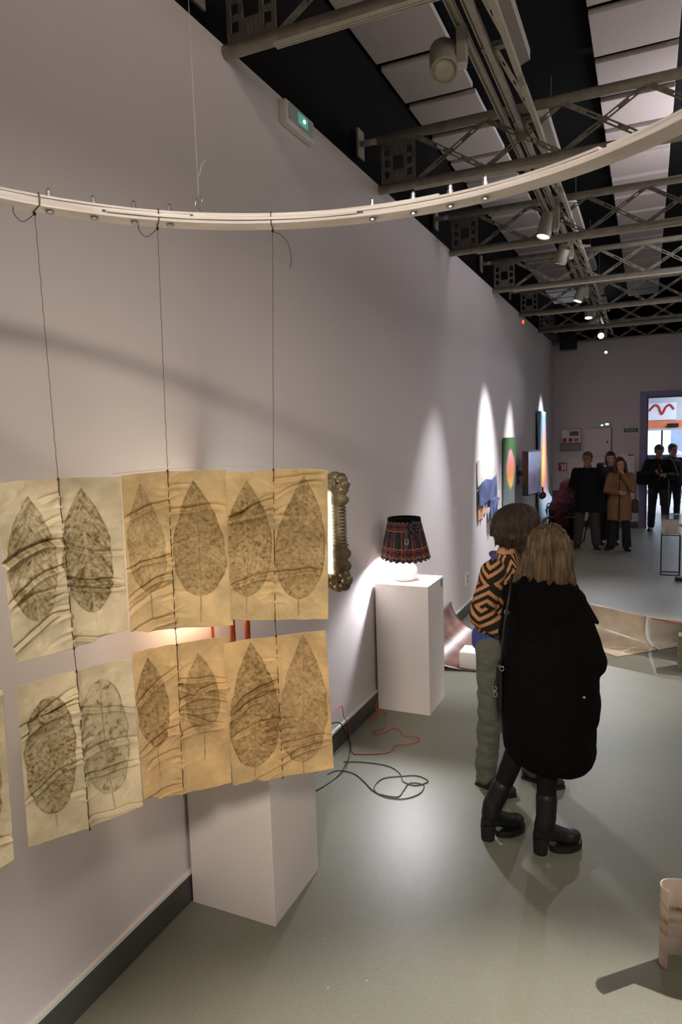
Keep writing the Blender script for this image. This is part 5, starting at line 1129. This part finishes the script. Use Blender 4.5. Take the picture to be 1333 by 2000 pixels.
# ---- people at the back
TC = -PI/2      # facing the camera
C_ = Person('grey-haired man in a black jacket and brown trousers, hands behind his back', (.945, 12.84, 0), TC, 1.72,
    J=dict(lE=(-.07, .27, 1.12), rE=(-.07, -.27, 1.12), lW=(-.14, .06, .95), rW=(-.14, -.06, .95), lA=(-.02, .155, .085), rA=(-.02, -.155, .085), lK=(.02, .13, .49), rK=(.02, -.13, .49), lT=(.12, .20, .03), rT=(.12, -.20, .03), lS=(0, .195, 1.38), rS=(0, -.195, 1.38)), head=(-.1, .05, 0))
C_.body(M['skin_dark']); C_.eyes(); C_.legs(M['khaki'], r=(.105, .082, .075)); C_.shoes(M['shoe_brown']); C_.top(M['navy'], .66, rr=(.20, .215, .225), sleeve=(.070, .068, .052)); C_.hair(M['hair_grey'], 'short')
D_ = Person('woman in a camel coat with one hand at her mouth', (1.49, 12.80, 0), TC, 1.62,
    J=dict(rE=(.10, -.22, 1.12), rW=(.20, -.02, 1.08), lE=(.09, .22, 1.13), lW=(.16, .06, 1.40), lK=(.0, .11, .49), rK=(.02, -.12, .49), lA=(-.02, .13, .085), rA=(-.02, -.14, .085), lT=(.14, .17, .03), rT=(.12, -.2, .03)), head=(.15, .12, .15))
D_.hd = {'l': (.0, -.35, .9)}
D_.body(M['skin']); D_.eyes(); D_.legs(M['darktrouser'], r=(.09, .072, .06), flare=.082, end=-.02); D_.shoes(M['black_leather'])
ct = D_.top(M['camel'], .56, rr=(.17, .172, .215), sleeve=(.078, .07, .052), name='coat', depth=.72); D_.hair(M['hair_auburn'], 'long')
m = MB()
for (xa, za, xb, zb, w_) in ((.158, .57, .142, .90, .085), (.142, .90, .128, 1.10, .05), (.128, 1.10, .138, 1.28, .06), (.138, 1.28, .10, 1.38, .09)): m.obox(D_.P((xa, .0, za)), D_.P((xb, .0, zb)), w_, .012, (1, 0, 0))
m.build('dark_front', M['darktrouser'], D_.root)
E_ = Person('dark-haired woman in grey standing behind the woman in the camel coat', (1.30, 13.45, 0), TC, 1.70, head=(.1, .1, 0))
E_.body(M['skin']); E_.eyes(); E_.legs(M['darktrouser']); E_.shoes(M['black_leather']); E_.top(M['greycoat'], .62, rr=(.17, .175, .20), name='coat'); E_.hair(M['hair_black'], 'bob')
F_ = Person('man in a black jacket in the doorway looking down at a device in his hands', (2.14, 15.42, 0), TC+.08, 1.76,
    J=dict(rE=(.05, -.27, 1.12), rW=(.26, -.09, 1.20), lE=(.04, .29, 1.10), lW=(.24, .12, 1.13), lS=(0, .19, 1.38), rS=(0, -.19, 1.38), lA=(.1, .13, .085), rA=(-.04, -.12, .085), lK=(.09, .12, .49), rK=(.0, -.11, .49), lT=(.26, .16, .03), rT=(.12, -.16, .03)), head=(.1, .45, 0))
F_.body(M['skin_dark']); F_.eyes(); F_.legs(M['darktrouser'], r=(.10, .078, .07)); F_.shoes(M['black_leather']); F_.top(M['navy'], .86, rr=(.19, .195, .20), sleeve=(.082, .074, .052)); F_.hair(M['hair_grey'], 'short')
MB().obox(F_.P((.142, 0, 1.02)), F_.P((.150, .0, 1.34)), .10, .012, (1, 0, 0)).build('shirt_front', M['greyshirt'], F_.root)
o = MB().box((-.03, -.012, -.045), (.03, .012, .045)).build('handheld_device', M['tvblack'], bevel=.004); o.location = F_.P((.33, -.02, 1.20)); o.rotation_euler = (.5, 0, 0); tag(o, 'black device held by the man in the doorway', 'device')
o = MB().box((-.15, -.07, -.14), (.15, .07, .14)).build('camera_bag', M['navy'], bevel=.04); o.location = F_.P((.05, -.27, .93)); tag(o, 'black camera bag hanging beside the man in the doorway', 'bag')
G_ = Person('person in a dark jacket mostly hidden behind the man in the doorway', (2.42, 16.25, 0), TC+.3, 1.76, head=(.2, .1, 0))
G_.body(M['skin_dark']); G_.eyes(); G_.legs(M['darktrouser']); G_.shoes(M['black_leather']); G_.top(M['navy'], .84, rr=(.19, .195, .20)); G_.hair(M['hair_black'], 'short')
# handbag of the camel coat woman
t = thing('handbag', 'burgundy handbag hanging at the side of the camel coat', 'bag', (1.74, 12.85, .66))
MB().box((1.69, 12.77, .66), (1.80, 12.99, .90)).build('bag_body', M['bag_red'], t, bevel=.025); MB().tube(sm([(1.745, 12.80, .89), (1.74, 12.82, 1.08), (1.735, 12.88, 1.20), (1.74, 12.93, 1.08), (1.745, 12.96, .89)]), .008, 8).build('handle', M['bag_red'], t, True)

# chair heaped with a maroon coat and a bag
t = thing('chair', 'dark chair in the back left corner hidden under a maroon coat', 'chair', (.42, 13.9, 0))
MB().box((.18, 13.70, .42), (.66, 14.14, .46)).build('seat', M['blackmetal'], t, bevel=.01); MB().box((.18, 14.11, .46), (.66, 14.14, .95)).build('backrest', M['blackmetal'], t, bevel=.01)
for x in (.20, .64):
    for y in (13.72, 14.12): MB().tube([(x, y, 0), (x, y, .43)], .012, 8).build('leg', M['blackmetal'], t, True)
for x in (.14, .70): MB().tube(sm([(x, 13.70, .45), (x, 13.68, .66), (x, 13.80, .70), (x, 14.10, .68)]), .012, 8).build('armrest', M['blackmetal'], t, True)
b = MB(); b.cone((.50, 14.06, 1.02), (.42, 13.98, .60), .15, .26); b.cone((.42, 13.98, .60), (.42, 13.94, .25), .27, .30); b.cone((.52, 14.05, 1.08), (.30, 13.85, .55), .10, .12); b.cone((.30, 13.85, .55), (.22, 13.80, .18), .12, .09)
me = bake(b, .015, 3, lambda co: np.array([.03*noise.noise(V(c[0]*6, c[1]*6, c[2]*4))+.012*noise.noise(V(c[0]*18, c[1]*18, c[2]*10)) for c in co])); o = link('draped_coat', me, M['maroon'], None, Vector((0, 0, 0)), True); tag(o, 'maroon coat heaped over the chair in the back left corner', 'coat')
# video camera on a tripod behind the man
t = thing('tripod', 'black camera tripod standing behind the man in the black jacket', 'tripod', (1.13, 13.25, 0))
for a in (0.5, 2.6, 4.7): MB().tube([(1.13+.04*math.cos(a), 13.25+.04*math.sin(a), 1.25), (1.13+.34*math.cos(a), 13.25+.34*math.sin(a), .012)], [.016, .011], 8).build('leg', M['blackmetal'], t, True)
MB().tube([(1.13, 13.25, .9), (1.13, 13.25, 1.36)], .018, 10).build('centre_column', M['blackmetal'], t, True); MB().ell((1.13, 13.25, 1.38), (.05, .05, .045)).build('pan_head', M['blackmetal'], t, True)
MB().tube([(1.13, 13.25, 1.36), (1.20, 13.45, 1.15)], .009, 8).build('pan_handle', M['blackmetal'], t, True)
t = thing('video_camera', 'small black video camera on the tripod behind the man', 'camera', (1.13, 13.25, 1.42))
MB().box((1.085, 13.16, 1.42), (1.175, 13.38, 1.52)).build('camera_body', M['tvblack'], t, bevel=.01); MB().lathe([(0, 0), (.045, 0), (.05, .09), (0, .09)], (1.13, 13.17, 1.475), 20, (0, -1, 0)).build('lens', M['tvblack'], t, True); MB().box((1.19, 13.2, 1.44), (1.20, 13.36, 1.53)).build('side_display', M['tvblack'], t)
t = thing('equipment_case', 'dark equipment case standing behind the two women at the back', 'case', (1.25, 14.2, 0))
MB().box((.98, 14.05, 0), (1.40, 14.35, .78)).build('case_body', M['navy'], t, bevel=.03); MB().tube(sm([(1.1, 14.2, .78), (1.1, 14.2, .86), (1.28, 14.2, .86), (1.28, 14.2, .78)]), .01, 8).build('handle', M['blackmetal'], t, True)
